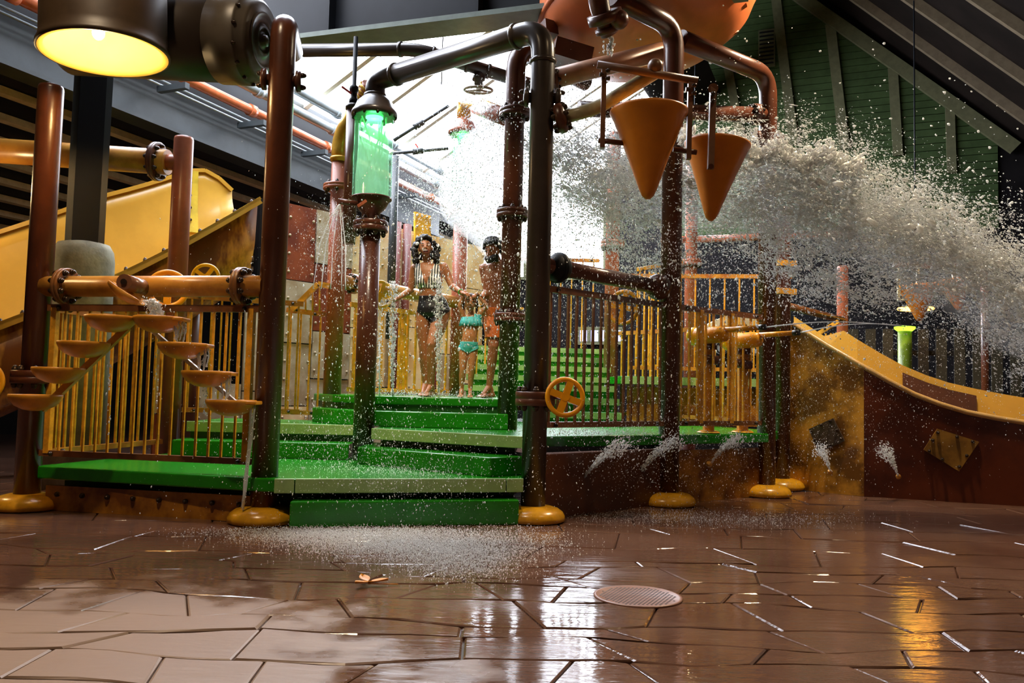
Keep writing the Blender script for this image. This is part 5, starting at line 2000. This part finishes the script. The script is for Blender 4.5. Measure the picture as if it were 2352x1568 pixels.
for k in range(260):
    u, v = hrnd.uniform(-PI, PI), hrnd.uniform(-.35, PI / 2)
    d = Vector((math.cos(v) * math.cos(u), math.cos(v) * math.sin(u), math.sin(v)))
    if d.y < -.35 and d.z < .55:
        continue
    p = Vector((d.x * .079, d.y * .09 + .009, d.z * .095 + .012))
    pts.append((ghc + gr @ p, hrnd.uniform(.007, .012)))
for k in range(60):
    sx = hrnd.choice([-1, 1])
    pts.append((ghc + gr @ Vector((sx * hrnd.uniform(.066, .084), hrnd.uniform(-.01, .055), hrnd.uniform(-.09, .0))), hrnd.uniform(.007, .013)))
curls(girl, 'hair', HAIRD, pts, .0055, 1)
TURQ = M('turquoise_swim_fabric', (84, 204, 212), .5, var=.1, scale=20)
def g_top(c):
    x0 = G_(1082, 740).x
    if c.z < G_(1080, 746).z or c.z > G_(1080, 722).z:
        return False
    if abs(c.x - x0) > .105:
        return False
    if c.z > G_(1080, 729).z:
        return c.x - x0 > .03                       # a single shoulder strap
    return True


garment(bodyG, 'swim_top', TURQ, g_top, .006, .006)
# ruffle hanging over the top
rf = MB()
n_ = 26
vs = []
for k in range(n_):
    a = -PI * .04 - PI * .92 * k / (n_ - 1)
    for j, (zz, ex) in enumerate([(729, .004), (739, .016), (749, .024)]):
        c = G_(1081.5, zz, .012)
        wv = .006 * math.sin(k * 1.9) * j
        vs.append(c + Vector(((.094 + ex + wv) * math.cos(a), (.066 + ex + wv) * math.sin(a), .004 * math.sin(k * 1.3))))
fs = [(k * 3 + j, k * 3 + j + 1, k * 3 + j + 4, k * 3 + j + 3) for k in range(n_ - 1) for j in range(2)]
ro = rf.add(vs, fs, True).build('ruffle', TURQ, girl)
md = ro.modifiers.new('t', 'SOLIDIFY'); md.thickness = .003
garment(bodyG, 'swim_bottoms', TURQ, lambda c: G_(1076, 811).z + max(0, abs(c.x - G_(1076, 800).x) - .012) * .55 < c.z < G_(1076, 785).z and abs(c.x - G_(1076, 800).x) < .125, .005)
fold = MB()
for k, zz in enumerate((787, 791)):
    c = G_(1077, zz, .005)
    fold.torus(c, (0, 0, 1), 1, .001, 4, 3) if False else None
    pts = [c + Vector((.092 * math.cos(a), .074 * math.sin(a), .003 * math.sin(3 * a + k))) for a in [2 * PI * i / 28 for i in range(29)]]
    fold.tube(pts, .006, 6)
fold.build('waistband', TURQ, girl)

# ------------------------------------------------------------------ man
YM = 9.02


def N_(px, py, dy=0.0):
    return A(px, py, YM + dy)


man = thing('person', 'bearded man in orange shorts, bending to hold the girl\'s hand', 'person', Vector((N_(1128, 905).x, YM, LAND_Z)))
b = Body()
mhc = N_(1131, 577, -.10)
mr = head_rot(-.55, .22, -.10)
b.loft([(N_(1143, 603, .0), .07, .06, .2), (N_(1145, 612, .02), .17, .095, .2), (N_(1145, 626, .03), .19, .115, .2), (N_(1143, 645, .02), .175, .12, .2), (N_(1142, 665, .02), .155, .11, .2),
        (N_(1142, 685, .04), .145, .105, .2), (N_(1143, 703, .06), .15, .11, .2), (N_(1144, 722, .08), .155, .115, .2), (N_(1145, 736, .08), .12, .10, .2)])
b.limb([N_(1136, 592, -.06), N_(1143, 607, .0)], [.056, .064])
head(b, mhc, .23, mr, 0)
S, E_, H_ = N_(1113, 617, .0), N_(1119, 671, .04), N_(1106, 683, -.2)
b.limb([S, S.lerp(E_, .5), E_], [.062, .052, .042])
b.limb([E_, E_.lerp(H_, .35), H_], [.043, .043, .027])
hand(b, H_, N_(1094, 676, -.26), (-.2, -.2, -1), .9, 1.0, 1)
S2, E2, H2 = N_(1176, 620, .02), N_(1186, 672, .08), N_(1182, 716, .0)
b.limb([S2, S2.lerp(E2, .5), E2], [.062, .052, .042])
b.limb([E2, E2.lerp(H2, .35), H2], [.043, .043, .027])
hand(b, H2, N_(1181, 735, -.02), (-1, 0, 0), .5, 1.0, 1)
for (h_, k_, a_, tx, ty) in [((1133, 728), (1133, 795), (1124, 888), 1101, -.10), ((1160, 728), (1164, 796), (1166, 886), 1160, -.2)]:
    Hh, K_, A_ = N_(*h_, .07), N_(*k_, -.02), N_(*a_, .06)
    b.limb([Hh, Hh.lerp(K_, .5), K_], [.088, .078, .058])
    b.limb([K_, K_.lerp(A_, .3), K_.lerp(A_, .6), A_], [.055, .057, .045, .034])
    foot_limb(b, A_, Vector((N_(tx, 905).x, A_.y + ty, LAND_Z + .002)), 1.05)
bodyM = b.fuse('body', SKINM, man)
face_parts(man, mhc, .23, mr, .03, .8)
pts = []
for k in range(380):
    u, v = hrnd.uniform(-PI, PI), hrnd.uniform(-.5, PI / 2)
    d = Vector((math.cos(v) * math.cos(u), math.cos(v) * math.sin(u), math.sin(v)))
    if d.y < -.30 and d.z < .50:
        continue
    if d.z < -.15 and d.y < .3:
        continue
    p = Vector((d.x * .098, d.y * .112 + .016, d.z * .128 + .016))
    pts.append((mhc + mr @ p * hrnd.uniform(.95, 1.1), hrnd.uniform(.011, .02)))
curls(man, 'hair', HAIRB, pts, .0075, 1)
pts = []
for k in range(200):
    a = hrnd.uniform(-1.25, 1.25)
    zz = hrnd.uniform(-.118, -.045)
    if zz > -.066 and abs(a) < .42:
        continue
    rr = .066 + .022 * (1 - abs(zz + .07) / .06)
    p = Vector((math.sin(a) * rr * .95, -math.cos(a) * rr * 1.12 - .004, zz))
    pts.append((mhc + mr @ p, hrnd.uniform(.008, .013)))
curls(man, 'beard', HAIRB, pts, .006, 1)
ORSH = M('orange_swim_shorts', (214, 110, 36), .6, var=.2, scale=12)
garment(bodyM, 'shorts', ORSH, lambda c: N_(1140, 776).z < c.z < N_(1140, 707).z and N_(1112, 700).x < c.x, .016, .006)
# ================================================================== WATER
_OCT_V = np.array([(1, 0, 0), (-1, 0, 0), (0, 1, 0), (0, -1, 0), (0, 0, 1), (0, 0, -1)], float)
_OCT_F = np.array([(0, 2, 4), (2, 1, 4), (1, 3, 4), (3, 0, 4), (2, 0, 5), (1, 2, 5), (3, 1, 5), (0, 3, 5)], np.int32)
_ph = (1 + 5 ** .5) / 2
_ICO_V = np.array([(-1, _ph, 0), (1, _ph, 0), (-1, -_ph, 0), (1, -_ph, 0), (0, -1, _ph), (0, 1, _ph), (0, -1, -_ph), (0, 1, -_ph), (_ph, 0, -1), (_ph, 0, 1), (-_ph, 0, -1), (-_ph, 0, 1)]) / math.hypot(1, _ph)
_ICO_F = np.array([(0, 11, 5), (0, 5, 1), (0, 1, 7), (0, 7, 10), (0, 10, 11), (1, 5, 9), (5, 11, 4), (11, 10, 2), (10, 7, 6), (7, 1, 8), (3, 9, 4), (3, 4, 2), (3, 2, 6), (3, 6, 8), (3, 8, 9), (4, 9, 5), (2, 4, 11), (6, 2, 10), (8, 6, 7), (9, 8, 1)], np.int32)
_aR, _aU, _aF = np.array(_R), np.array(_U), np.array(_fw)


def A_np(px, py, Y):
    d = _aF[None] + _aR[None] * ((px - 1176) / F)[:, None] + _aU[None] * ((784 - py) / F)[:, None]
    return np.array(CAM)[None] + d * (Y / d[:, 1])[:, None]


def grains(name, P, rad, mat, label=None, cat=None, stretch=None, direction=None, parent=None, kind='stuff', jit=.35):
    """many small drops of water as one mesh; every drop is a little solid, longer along its flight"""
    n = len(P)
    if stretch is None:
        stretch = np.ones(n)
    if direction is None:
        direction = np.tile(np.array([[0, 0, 1.0]]), (n, 1))
    d = direction / np.linalg.norm(direction, axis=1, keepdims=True)
    h = np.where(np.abs(d[:, 2:3]) < .9, np.array([[0, 0, 1.0]]), np.array([[0, 1.0, 0]]))
    s = np.cross(d, h)
    s /= np.linalg.norm(s, axis=1, keepdims=True)
    t = np.cross(s, d)
    th = rng.uniform(0, 2 * PI, n)
    s2 = s * np.cos(th)[:, None] + t * np.sin(th)[:, None]
    t2 = np.cross(d, s2)
    bv, bf = (_ICO_V, _ICO_F) if n < 5000 and rad.max() > .0065 else (_OCT_V, _OCT_F)
    nv, nq = len(bv), len(bf)
    k = 1 + rng.uniform(-jit, jit, (n, nv))
    V = np.empty((n, nv, 3))
    for i in range(nv):
        b = bv[i]
        V[:, i] = P + (s2 * b[0] + t2 * b[1] + d * (b[2] * stretch)[:, None]) * (rad * k[:, i])[:, None]
    Fc = (bf[None] + (np.arange(n) * nv)[:, None, None]).reshape(-1)
    V = V.reshape(-1, 3)
    B = np.array(WPOS[parent.name]) if parent is not None else np.array([V[:, 0].mean(), V[:, 1].mean(), V[:, 2].min()])
    me = bpy.data.meshes.new(name)
    me.vertices.add(len(V))
    me.vertices.foreach_set('co', (V - B).astype(np.float32).ravel())
    nf = n * nq
    me.loops.add(nf * 3)
    me.loops.foreach_set('vertex_index', Fc.astype(np.int32))
    me.polygons.add(nf)
    me.polygons.foreach_set('loop_start', np.arange(0, nf * 3, 3, dtype=np.int32))
    me.polygons.foreach_set('loop_total', np.full(nf, 3, np.int32))
    me.polygons.foreach_set('use_smooth', np.ones(nf, bool))
    me.materials.append(mat)
    me.update(calc_edges=True)
    o = bpy.data.objects.new(name, me)
    COL.objects.link(o)
    if parent is not None:
        o.parent = parent
    else:
        o.location = B
    WPOS[o.name] = Vector(B)
    tag(o, label, cat, None, kind)
    return o


def vol(name, blobs, density, label, cat='mist', aniso=.35, color=(.96, .98, 1.0)):
    m = bpy.data.materials.new(name + '_haze')
    m.use_nodes = True
    nt = m.node_tree
    nt.nodes.remove(nt.nodes['Principled BSDF'])
    v = nt.nodes.new('ShaderNodeVolumeScatter')
    v.inputs['Color'].default_value = (*color, 1)
    v.inputs['Density'].default_value = density
    v.inputs['Anisotropy'].default_value = aniso
    nt.links.new(v.outputs[0], nt.nodes['Material Output'].inputs['Volume'])
    b = Body()
    for c, sc, rot in blobs:
        b.m.ball(c, 1.0, 20, 14, sc, rot)
    t = thing(name, label, cat, blobs[0][0])
    o = b.fuse('haze', m, t, .07, 6)
    t['kind'] = 'stuff'
    return t


def spine(knots, n):
    """sample along a polyline of (px, py, Y, half thickness px, weight)"""
    K = np.array(knots, float)
    seg = np.hypot(np.diff(K[:, 0]), np.diff(K[:, 1]))
    w = seg * (K[:-1, 4] + K[1:, 4]) / 2
    i = rng.choice(len(seg), n, p=w / w.sum())
    u = rng.random(n)
    a = K[i] * (1 - u)[:, None] + K[i + 1] * u[:, None]
    t = K[i + 1, :2] - K[i, :2]
    t /= np.linalg.norm(t, axis=1, keepdims=True)
    return a, t


def clump(x, y, f=60.0, seed=0.0):
    """patchy density 0..1"""
    v = (np.sin(x / f + 1.3 * np.sin(y / f * 1.7 + seed)) * np.cos(y / f * 1.3 + 1.1 * np.sin(x / f * .9 + seed * 2))
         + .6 * np.sin(x / f * 2.7 + 2 * np.sin(y / f * 2.1)) * np.cos(y / f * 3.1 + x / f))
    return np.clip(.5 + .38 * v, 0, 1)


# ---- the great torrent thrown to the right
TK = [(1190, 340, 9.0, 120, .8), (1300, 410, 8.9, 150, 1.1), (1440, 440, 8.7, 155, 1.2), (1600, 440, 8.5, 150, 1.4), (1740, 445, 8.3, 150, 1.8), (1850, 465, 8.2, 155, 1.9),
      (1960, 505, 8.1, 150, 1.7), (2080, 560, 8.0, 150, 1.6), (2200, 620, 7.9, 150, 1.6), (2300, 680, 7.8, 150, 1.5), (2400, 740, 7.7, 160, 1.4), (2550, 850, 7.55, 170, 1.0), (2700, 990, 7.4, 180, .6)]


def torrent(n, rlo, rhi, spread, name, label, mat, patch, st=(1.0, 2.6), bias=-.12, cut=.35, knots=None, wob=.5):
    a, t = spine(knots or TK, int(n * 2.2))
    g = np.clip(rng.normal(bias, .48 * spread, len(a)), -1.5 * spread, 2.0 * spread)
    nx, ny = -t[:, 1], t[:, 0]
    px = a[:, 0] + nx * g * a[:, 3] + rng.normal(0, 12, len(a))
    py = a[:, 1] + ny * g * a[:, 3] + rng.normal(0, 8, len(a))
    keep = clump(px, py, patch) > rng.random(len(a)) * cut * 2
    px, py, a, t = px[keep][:n], py[keep][:n], a[keep][:n], t[keep][:n]
    Y = a[:, 2] + rng.normal(0, .22, len(px))
    P = A_np(px, py, Y)
    r = rlo + (rhi - rlo) * rng.random(len(px)) ** 3
    d = np.stack([t[:, 0], rng.normal(0, wob, len(px)), -t[:, 1] + rng.normal(0, wob, len(px))], 1)
    s = rng.uniform(*st, len(px))
    return grains(name, P, r, mat, label, 'water', s, d)


tor = thing('water_torrent', 'great white torrent of water flung across the right of the picture', 'water', A(1760, 480, 8.3))
tor['kind'] = 'stuff'


def put(parent, o):
    w = o.location.copy()
    o.parent = parent
    o.location = w - WPOS[parent.name]
    for k in ('label', 'category'):
        if k in o:
            del o[k]


put(tor, torrent(122000, .002, .0075, 1.0, 'fine_drops', '', WATER, 46, cut=.42))
put(tor, torrent(27000, .005, .014, .76, 'foam_drops', '', WATER, 30, (1.0, 3.0), -.2, .62))
put(tor, torrent(1000, .012, .030, .55, 'foam_clots', '', WATER, 70, (1.0, 2.8), -.3, .6))
put(tor, torrent(2600, .004, .014, 1.9, 'stray_drops', '', WATER, 90, (1.0, 1.6), -.35, .5))
# hanging tatters below the torrent, and long filaments drawn along it
T2 = [(1700, 470, 8.2, 60, 1.0), (1770, 560, 8.1, 70, 1.2), (1840, 620, 8.0, 70, 1.0), (1900, 660, 8.0, 60, .7), (2010, 660, 7.9, 60, .6), (2120, 650, 7.9, 60, .6)]
T3 = [(1260, 300, 8.8, 80, 1.0), (1340, 400, 8.7, 100, 1.3), (1420, 470, 8.6, 100, 1.3), (1480, 560, 8.5, 90, .9), (1540, 640, 8.4, 70, .5)]
put(tor, torrent(16000, .002, .009, 1.0, 'hanging_tatters', '', WATER, 24, (1.0, 3.5), 0, .75, T2))
put(tor, torrent(22000, .002, .009, 1.0, 'left_burst', '', WATER, 40, (1.0, 3.0), 0, .55, T3))
put(tor, torrent(7000, .0022, .006, .9, 'filaments', '', WATER, 34, (4.0, 9.0), -.1, .7, None, .22))
# ragged upper crest near the right cone bucket
cr = rng.random(2600)
cx = 1560 + cr * 420
cy = 318 + (cx - 1560) * .12 + 26 * np.sin(cx / 17) * rng.random(2600) - np.abs(rng.normal(0, 16, 2600)) + 20
put(tor, grains('crest', A_np(cx, cy, 8.1 + rng.normal(0, .12, 2600)), .004 + .022 * rng.random(2600) ** 3, WATER, stretch=rng.uniform(1, 3, 2600),
                direction=np.stack([rng.normal(.4, .4, 2600), rng.normal(0, .4, 2600), rng.normal(.7, .4, 2600)], 1)))

# ---- bright spray in the middle
def cloudpts(specs, name, label, n_each, r, Yj=.5, mat=WATER, vert=True, st=(1, 2.0)):
    px, py, Y = [], [], []
    for (x, y, sx, sy, y0, w) in specs:
        k = int(n_each * w)
        px.append(rng.normal(x, sx, k)); py.append(rng.normal(y, sy, k)); Y.append(rng.normal(y0, Yj, k))
    px, py, Y = map(np.concatenate, (px, py, Y))
    P = A_np(px, py, Y)
    ok = P[:, 2] > .02
    P = P[ok]
    n = len(P)
    rr = r[0] + (r[1] - r[0]) * rng.random(n) ** 4
    d = np.stack([rng.normal(0, .25, n), rng.normal(0, .25, n), np.ones(n)], 1)
    return grains(name, P, rr, mat, label, 'water spray', rng.uniform(*st, n), d)


spray = cloudpts([(1120, 330, 70, 70, 9.6, 1.0), (1180, 270, 60, 35, 9.2, .8), (1100, 430, 90, 60, 9.8, .8), (1140, 520, 80, 60, 9.6, .6), (1320, 520, 70, 60, 9.6, .6), (1010, 430, 55, 50, 9.6, .45), (1300, 230, 60, 40, 9.0, .4)],
                 'overhead_spray', 'bright white spray bursting between the two green tubes', 7000, (.002, .009), .45)
mid = cloudpts([(1180, 600, 140, 120, 8.3, 1.2), (1160, 680, 120, 130, 8.1, 1.0), (1230, 760, 140, 120, 7.8, .9), (1380, 640, 110, 80, 8.0, 1.2), (960, 640, 120, 130, 8.3, .9), (900, 800, 130, 100, 8.0, .6), (1100, 850, 150, 90, 7.9, .6), (1560, 620, 120, 60, 8.0, 1.2),
                (1620, 760, 150, 130, 8.2, 1.2), (1820, 640, 120, 70, 8.2, .9)],
               'falling_drops', 'white drops falling in front of the people and the right railings', 1500, (.0018, .0075), .55, st=(1.2, 3.0))
low = cloudpts([(920, 1090, 160, 60, 6.4, 1.0), (760, 1020, 120, 60, 6.9, .6), (1450, 1010, 130, 80, 7.4, 1.0), (1700, 980, 130, 110, 8.2, 1.0), (1900, 900, 160, 120, 8.4, .7), (2100, 780, 160, 100, 8.4, .8), (560, 900, 120, 180, 6.4, .25), (780, 560, 45, 60, 8.2, .9)],
               'fine_spatter', 'fine spatter hanging over the green steps and right slide wall', 3200, (.0014, .005), .35, st=(1, 2.4))
big = cloudpts([(1060, 640, 130, 120, 7.6, 1), (1500, 650, 200, 90, 7.5, 1)], 'large_drops', 'scattered larger drops in front of the family', 130, (.005, .013), .3, st=(1, 1.8))

# ---- hazes of fine mist
vol('bright_mist', [(A(1125, 370, 10.4), (.45, .6, .45), None), (A(1190, 320, 10.2), (.40, .5, .30), None), (A(1110, 450, 10.6), (.6, .6, .6), None), (A(1180, 520, 10.6), (.6, .6, .5), None), (A(1300, 470, 10.4), (.55, .6, .45), None)],
    1.2, 'glowing white mist between the green tubes', aniso=.6)
tb = []
for (x, y, Y, h, w) in TK:
    c = A(x, y, Y)
    rr = h * Y / F * .8
    tb.append((c, (rr * 1.15, rr * .8, rr * .75), None))
vol('torrent_mist', tb[3:-1], .3, 'grey-white mist inside the flung torrent')

# ---- floor splash: low foam beads on the wet stones
def floor_foam(name, label, specs, n, r=(.002, .006)):
    px, py = [], []
    for (x, y, sx, sy, w) in specs:
        k = int(n * w)
        px.append(rng.normal(x, sx, k)); py.append(rng.normal(y, sy, k))
    px, py = np.concatenate(px), np.concatenate(py)
    d = _aF[None] + _aR[None] * ((px - 1176) / F)[:, None] + _aU[None] * ((784 - py) / F)[:, None]
    ok = d[:, 2] < -.12
    d = d[ok]
    P = np.array(CAM)[None] + d * ((0.004 - CH) / d[:, 2])[:, None]
    ok = (P[:, 1] < 6.35 + .24 * (P[:, 0] + 1.66)) | (P[:, 0] > .5)
    P = P[ok]
    P[:, 2] = np.abs(rng.normal(.003, .012, len(P)))
    m = len(P)
    return grains(name, P, r[0] + (r[1] - r[0]) * rng.random(m) ** 3, WATER, label, 'water splash', rng.uniform(.7, 1.4, m))


floor_foam('floor_splash', 'glittering splash of water on the floor before the lowest step', [(860, 1228, 130, 14, 1.3), (950, 1255, 120, 16, 1.2), (1050, 1290, 80, 20, .5), (700, 1222, 110, 10, .5), (1130, 1240, 90, 22, .3)], 9000)
floor_foam('floor_splash', 'soft splash on the floor before the right kick panels', [(1500, 1185, 140, 9, 1.0), (1750, 1195, 120, 10, .6)], 1700, (.002, .005))
floor_foam('floor_splash', 'small splash at the foot of the left deck', [(420, 1200, 120, 9, 1.0)], 900, (.002, .005))


def deck_foam(name, label, pts, n, z, sp):
    P = []
    for (x, y) in pts:
        P.append(np.stack([rng.normal(x, sp[0], n), rng.normal(y, sp[1], n), z + np.abs(rng.normal(0, sp[2], n))], 1))
    P = np.concatenate(P)
    return grains(name, P, .0015 + .004 * rng.random(len(P)) ** 3, WATER, label, 'water splash', rng.uniform(1, 2, len(P)))


deck_foam('deck_splash', 'splashing water along the right middle deck', [(.7, 7.75), (1.1, 8.05), (.5, 7.6)], 600, Z2 + .003, (.2, .12, .05))
deck_foam('deck_splash', 'splashing water on the landing around the feet', [(-.95, 8.8), (-.5, 8.75), (-1.2, 8.8)], 450, Z3 + .003, (.2, .06, .035))
deck_foam('deck_splash', 'splashing water on the lowest deck by the turned step', [(-1.0, 7.2), (-1.3, 7.3), (-.7, 7.0)], 380, Z1 + .003, (.25, .15, .02))

# ---- streams
def stream(name, label, paths, r, mat=STREAM, cat='water stream', drops=0):
    p0 = Vector(paths[0][-1])
    t = thing(name, label, cat, p0)
    m = MB()
    for path in paths:
        n = len(path)
        pts = []
        for i in range(len(path) - 1):
            for k in range(5):
                pts.append(Vector(path[i]).lerp(Vector(path[i + 1]), k / 5) + Vector((random.uniform(-1, 1), random.uniform(-1, 1), 0)) * (r * .5))
        pts.append(Vector(path[-1]))
        rs = [r * random.uniform(.55, 1.35) for _ in pts]
        m.tube(pts, rs, 7)
    m.build('streamlet', mat, t)
    if drops:
        P = []
        for path in paths:
            for k in range(max(1, drops // len(paths))):
                i = random.randrange(len(path) - 1)
                q = Vector(path[i]).lerp(Vector(path[i + 1]), random.random())
                P.append(np.array(q) + rng.normal(0, r * 2.2, 3))
        P = np.array(P)
        put(t, grains('drops', P, .0015 + .005 * rng.random(len(P)) ** 2, WATER, stretch=rng.uniform(1, 2, len(P))))
    return t


# chute to first bowl
random.seed(9)
stream('water_pour', 'water tumbling from the tilted chute into the uppermost bowl',
       [[A(332 + k * 5, 690, 6.45), A(345 + k * 5, 700, 6.45), A(348 + k * 6, 716, 6.44), A(348 + k * 6, 732, 6.43)] for k in range(5)], .016, STREAM, drops=160)
for k in range(4):
    c = br[k]
    x0 = c + Vector((.155, -.02, -.02))
    end = (br[k + 1].z + .0) if k < 3 else .09
    lb = ['water spilling from the uppermost right bowl', 'water spilling from the second right bowl', 'water spilling from the third right bowl', 'long thread of water falling from the lowest right bowl to the foot'][k]
    paths = []
    for j in range(7 if k < 3 else 5):
        o_ = random.uniform(-.05, .05) if k < 3 else random.uniform(-.03, .03)
        p = x0 + Vector((o_, random.uniform(-.04, .04), random.uniform(-.02, .01)))
        zz = end + random.uniform(0, .05)
        paths.append([p, p + Vector((.012 - o_ * .2, 0, (zz - p.z) * .4)), Vector((p.x + .01 - o_ * .6, p.y, zz))] if k < 3 else
                     [p, p + Vector((-o_ * .6, 0, -.3)), Vector((p.x - o_ * .9 - .03, p.y, zz))])
    stream('water_pour', lb, paths, .0065, STREAM, drops=60 if k < 3 else 120)
for k, (x, y0, y1) in enumerate([(360, 760, 960), (470, 880, 970), (250, 820, 1000)]):
    n = 26
    P = A_np(np.full(n, x) + rng.normal(0, 3, n), rng.uniform(y0, y1, n), np.full(n, 6.45))
    grains('drip_line', P, .003 + .004 * rng.random(n), STREAM, ['drips below the uppermost right bowl', 'drips below the third right bowl', 'drips falling left of the right bowl row'][k], 'water drips', rng.uniform(1, 2.4, n))
# green tube spout
sp0 = sp + Vector((-.12, -.1, -.03))
stream('spout_spray', 'thin water threads arching from the spout of the near green tube',
       [[sp0, sp0 + Vector((dx * .35, -.02, -.12)), sp0 + Vector((dx * .8, -.03, -.42)), sp0 + Vector((dx, -.03, -.85))] for dx in (-.22, -.14, -.05, .06, .1)], .005, WATER, drops=260)
# jets by the people
for (x, y0, y1, Y, lb) in [(902, 645, 900, 8.75, 'upright water jet left of the woman'), (1008, 640, 903, 8.68, 'upright water jet in front of the woman\'s hip'), (872, 690, 900, 8.72, 'faint upright jet beside the tube pole')]:
    a0, a1 = A(x, y1, Y), A(x, y0, Y)
    a0.z = Z3
    n = 1300 if x != 872 else 400
    zz = rng.random(n) ** .8
    P = np.stack([a0.x + (a1.x - a0.x) * zz + rng.normal(0, 1, n) * (.006 + .03 * zz), np.full(n, Y) + rng.normal(0, 1, n) * (.006 + .03 * zz), a0.z + (a1.z - a0.z) * zz], 1)
    t = thing('floor_jet', lb, 'water jet', a0)
    MB().tube([a0, a0.lerp(a1, .3), a0.lerp(a1, .55)], [.007, .004], 8).build('stem', WATER, t)
    put(t, grains('drops', P, .002 + .0075 * rng.random(n) ** 3, WATER, stretch=rng.uniform(1, 2, n)))
# jets from the kick panels
for (p, tx, ty, Y, lb) in [(noz[0], 1440, 1018, 7.2, 'spray jet from the nozzle nearest the tall pole'), (noz[1], 1560, 1010, 7.8, 'spray jet from the nozzle by the middle right pole'),
                           (noz[2], 1700, 1010, 8.3, 'spray jet from the ochre kick panel nozzle'), (noz[3], 1880, 1030, 9.0, 'spray jet on the ochre slide wall'), (noz[4], 2025, 1030, 8.7, 'spray jet on the rust slide wall')]:
    q = A(tx, ty, Y)
    n = 900
    u = rng.random(n) ** .7
    arc_ = np.sin(u * PI * .5)
    P = np.array(p)[None] * (1 - u)[:, None] + np.array(q)[None] * u[:, None]
    P[:, 2] += .10 * np.sin(u * PI) * .6
    P += rng.normal(0, 1, (n, 3)) * (.004 + .045 * u ** 1.5)[:, None]
    grains('panel_jet', P, .0018 + .005 * rng.random(n) ** 2, WATER, lb, 'water jet', rng.uniform(1, 3, n), np.tile(np.array(q - p)[None], (n, 1)))
# cannon jets
for (mz, d), lb, tx, ty in [(mz1, 'thin water line from the left cannon', 2080, 750), (mz2, 'thin water line from the right cannon', 2090, 748)]:
    e_ = A(tx, ty, 7.9)
    pts = [mz.lerp(e_, k / 8) + Vector((0, 0, .05 * math.sin(PI * k / 8))) for k in range(9)]
    tag(MB().tube(pts, [.007, .003], 6).build('cannon_jet', WATER), lb, 'water jet')
# drip under the dark spout
n = 90
P = A_np(1400 + rng.normal(0, 5, n), rng.uniform(80, 125, n), np.full(n, 7.6))
grains('drip_line', P, .003 + .008 * rng.random(n), STREAM, 'water dripping from the dark spout at the top', 'water drips', rng.uniform(1, 2.5, n))
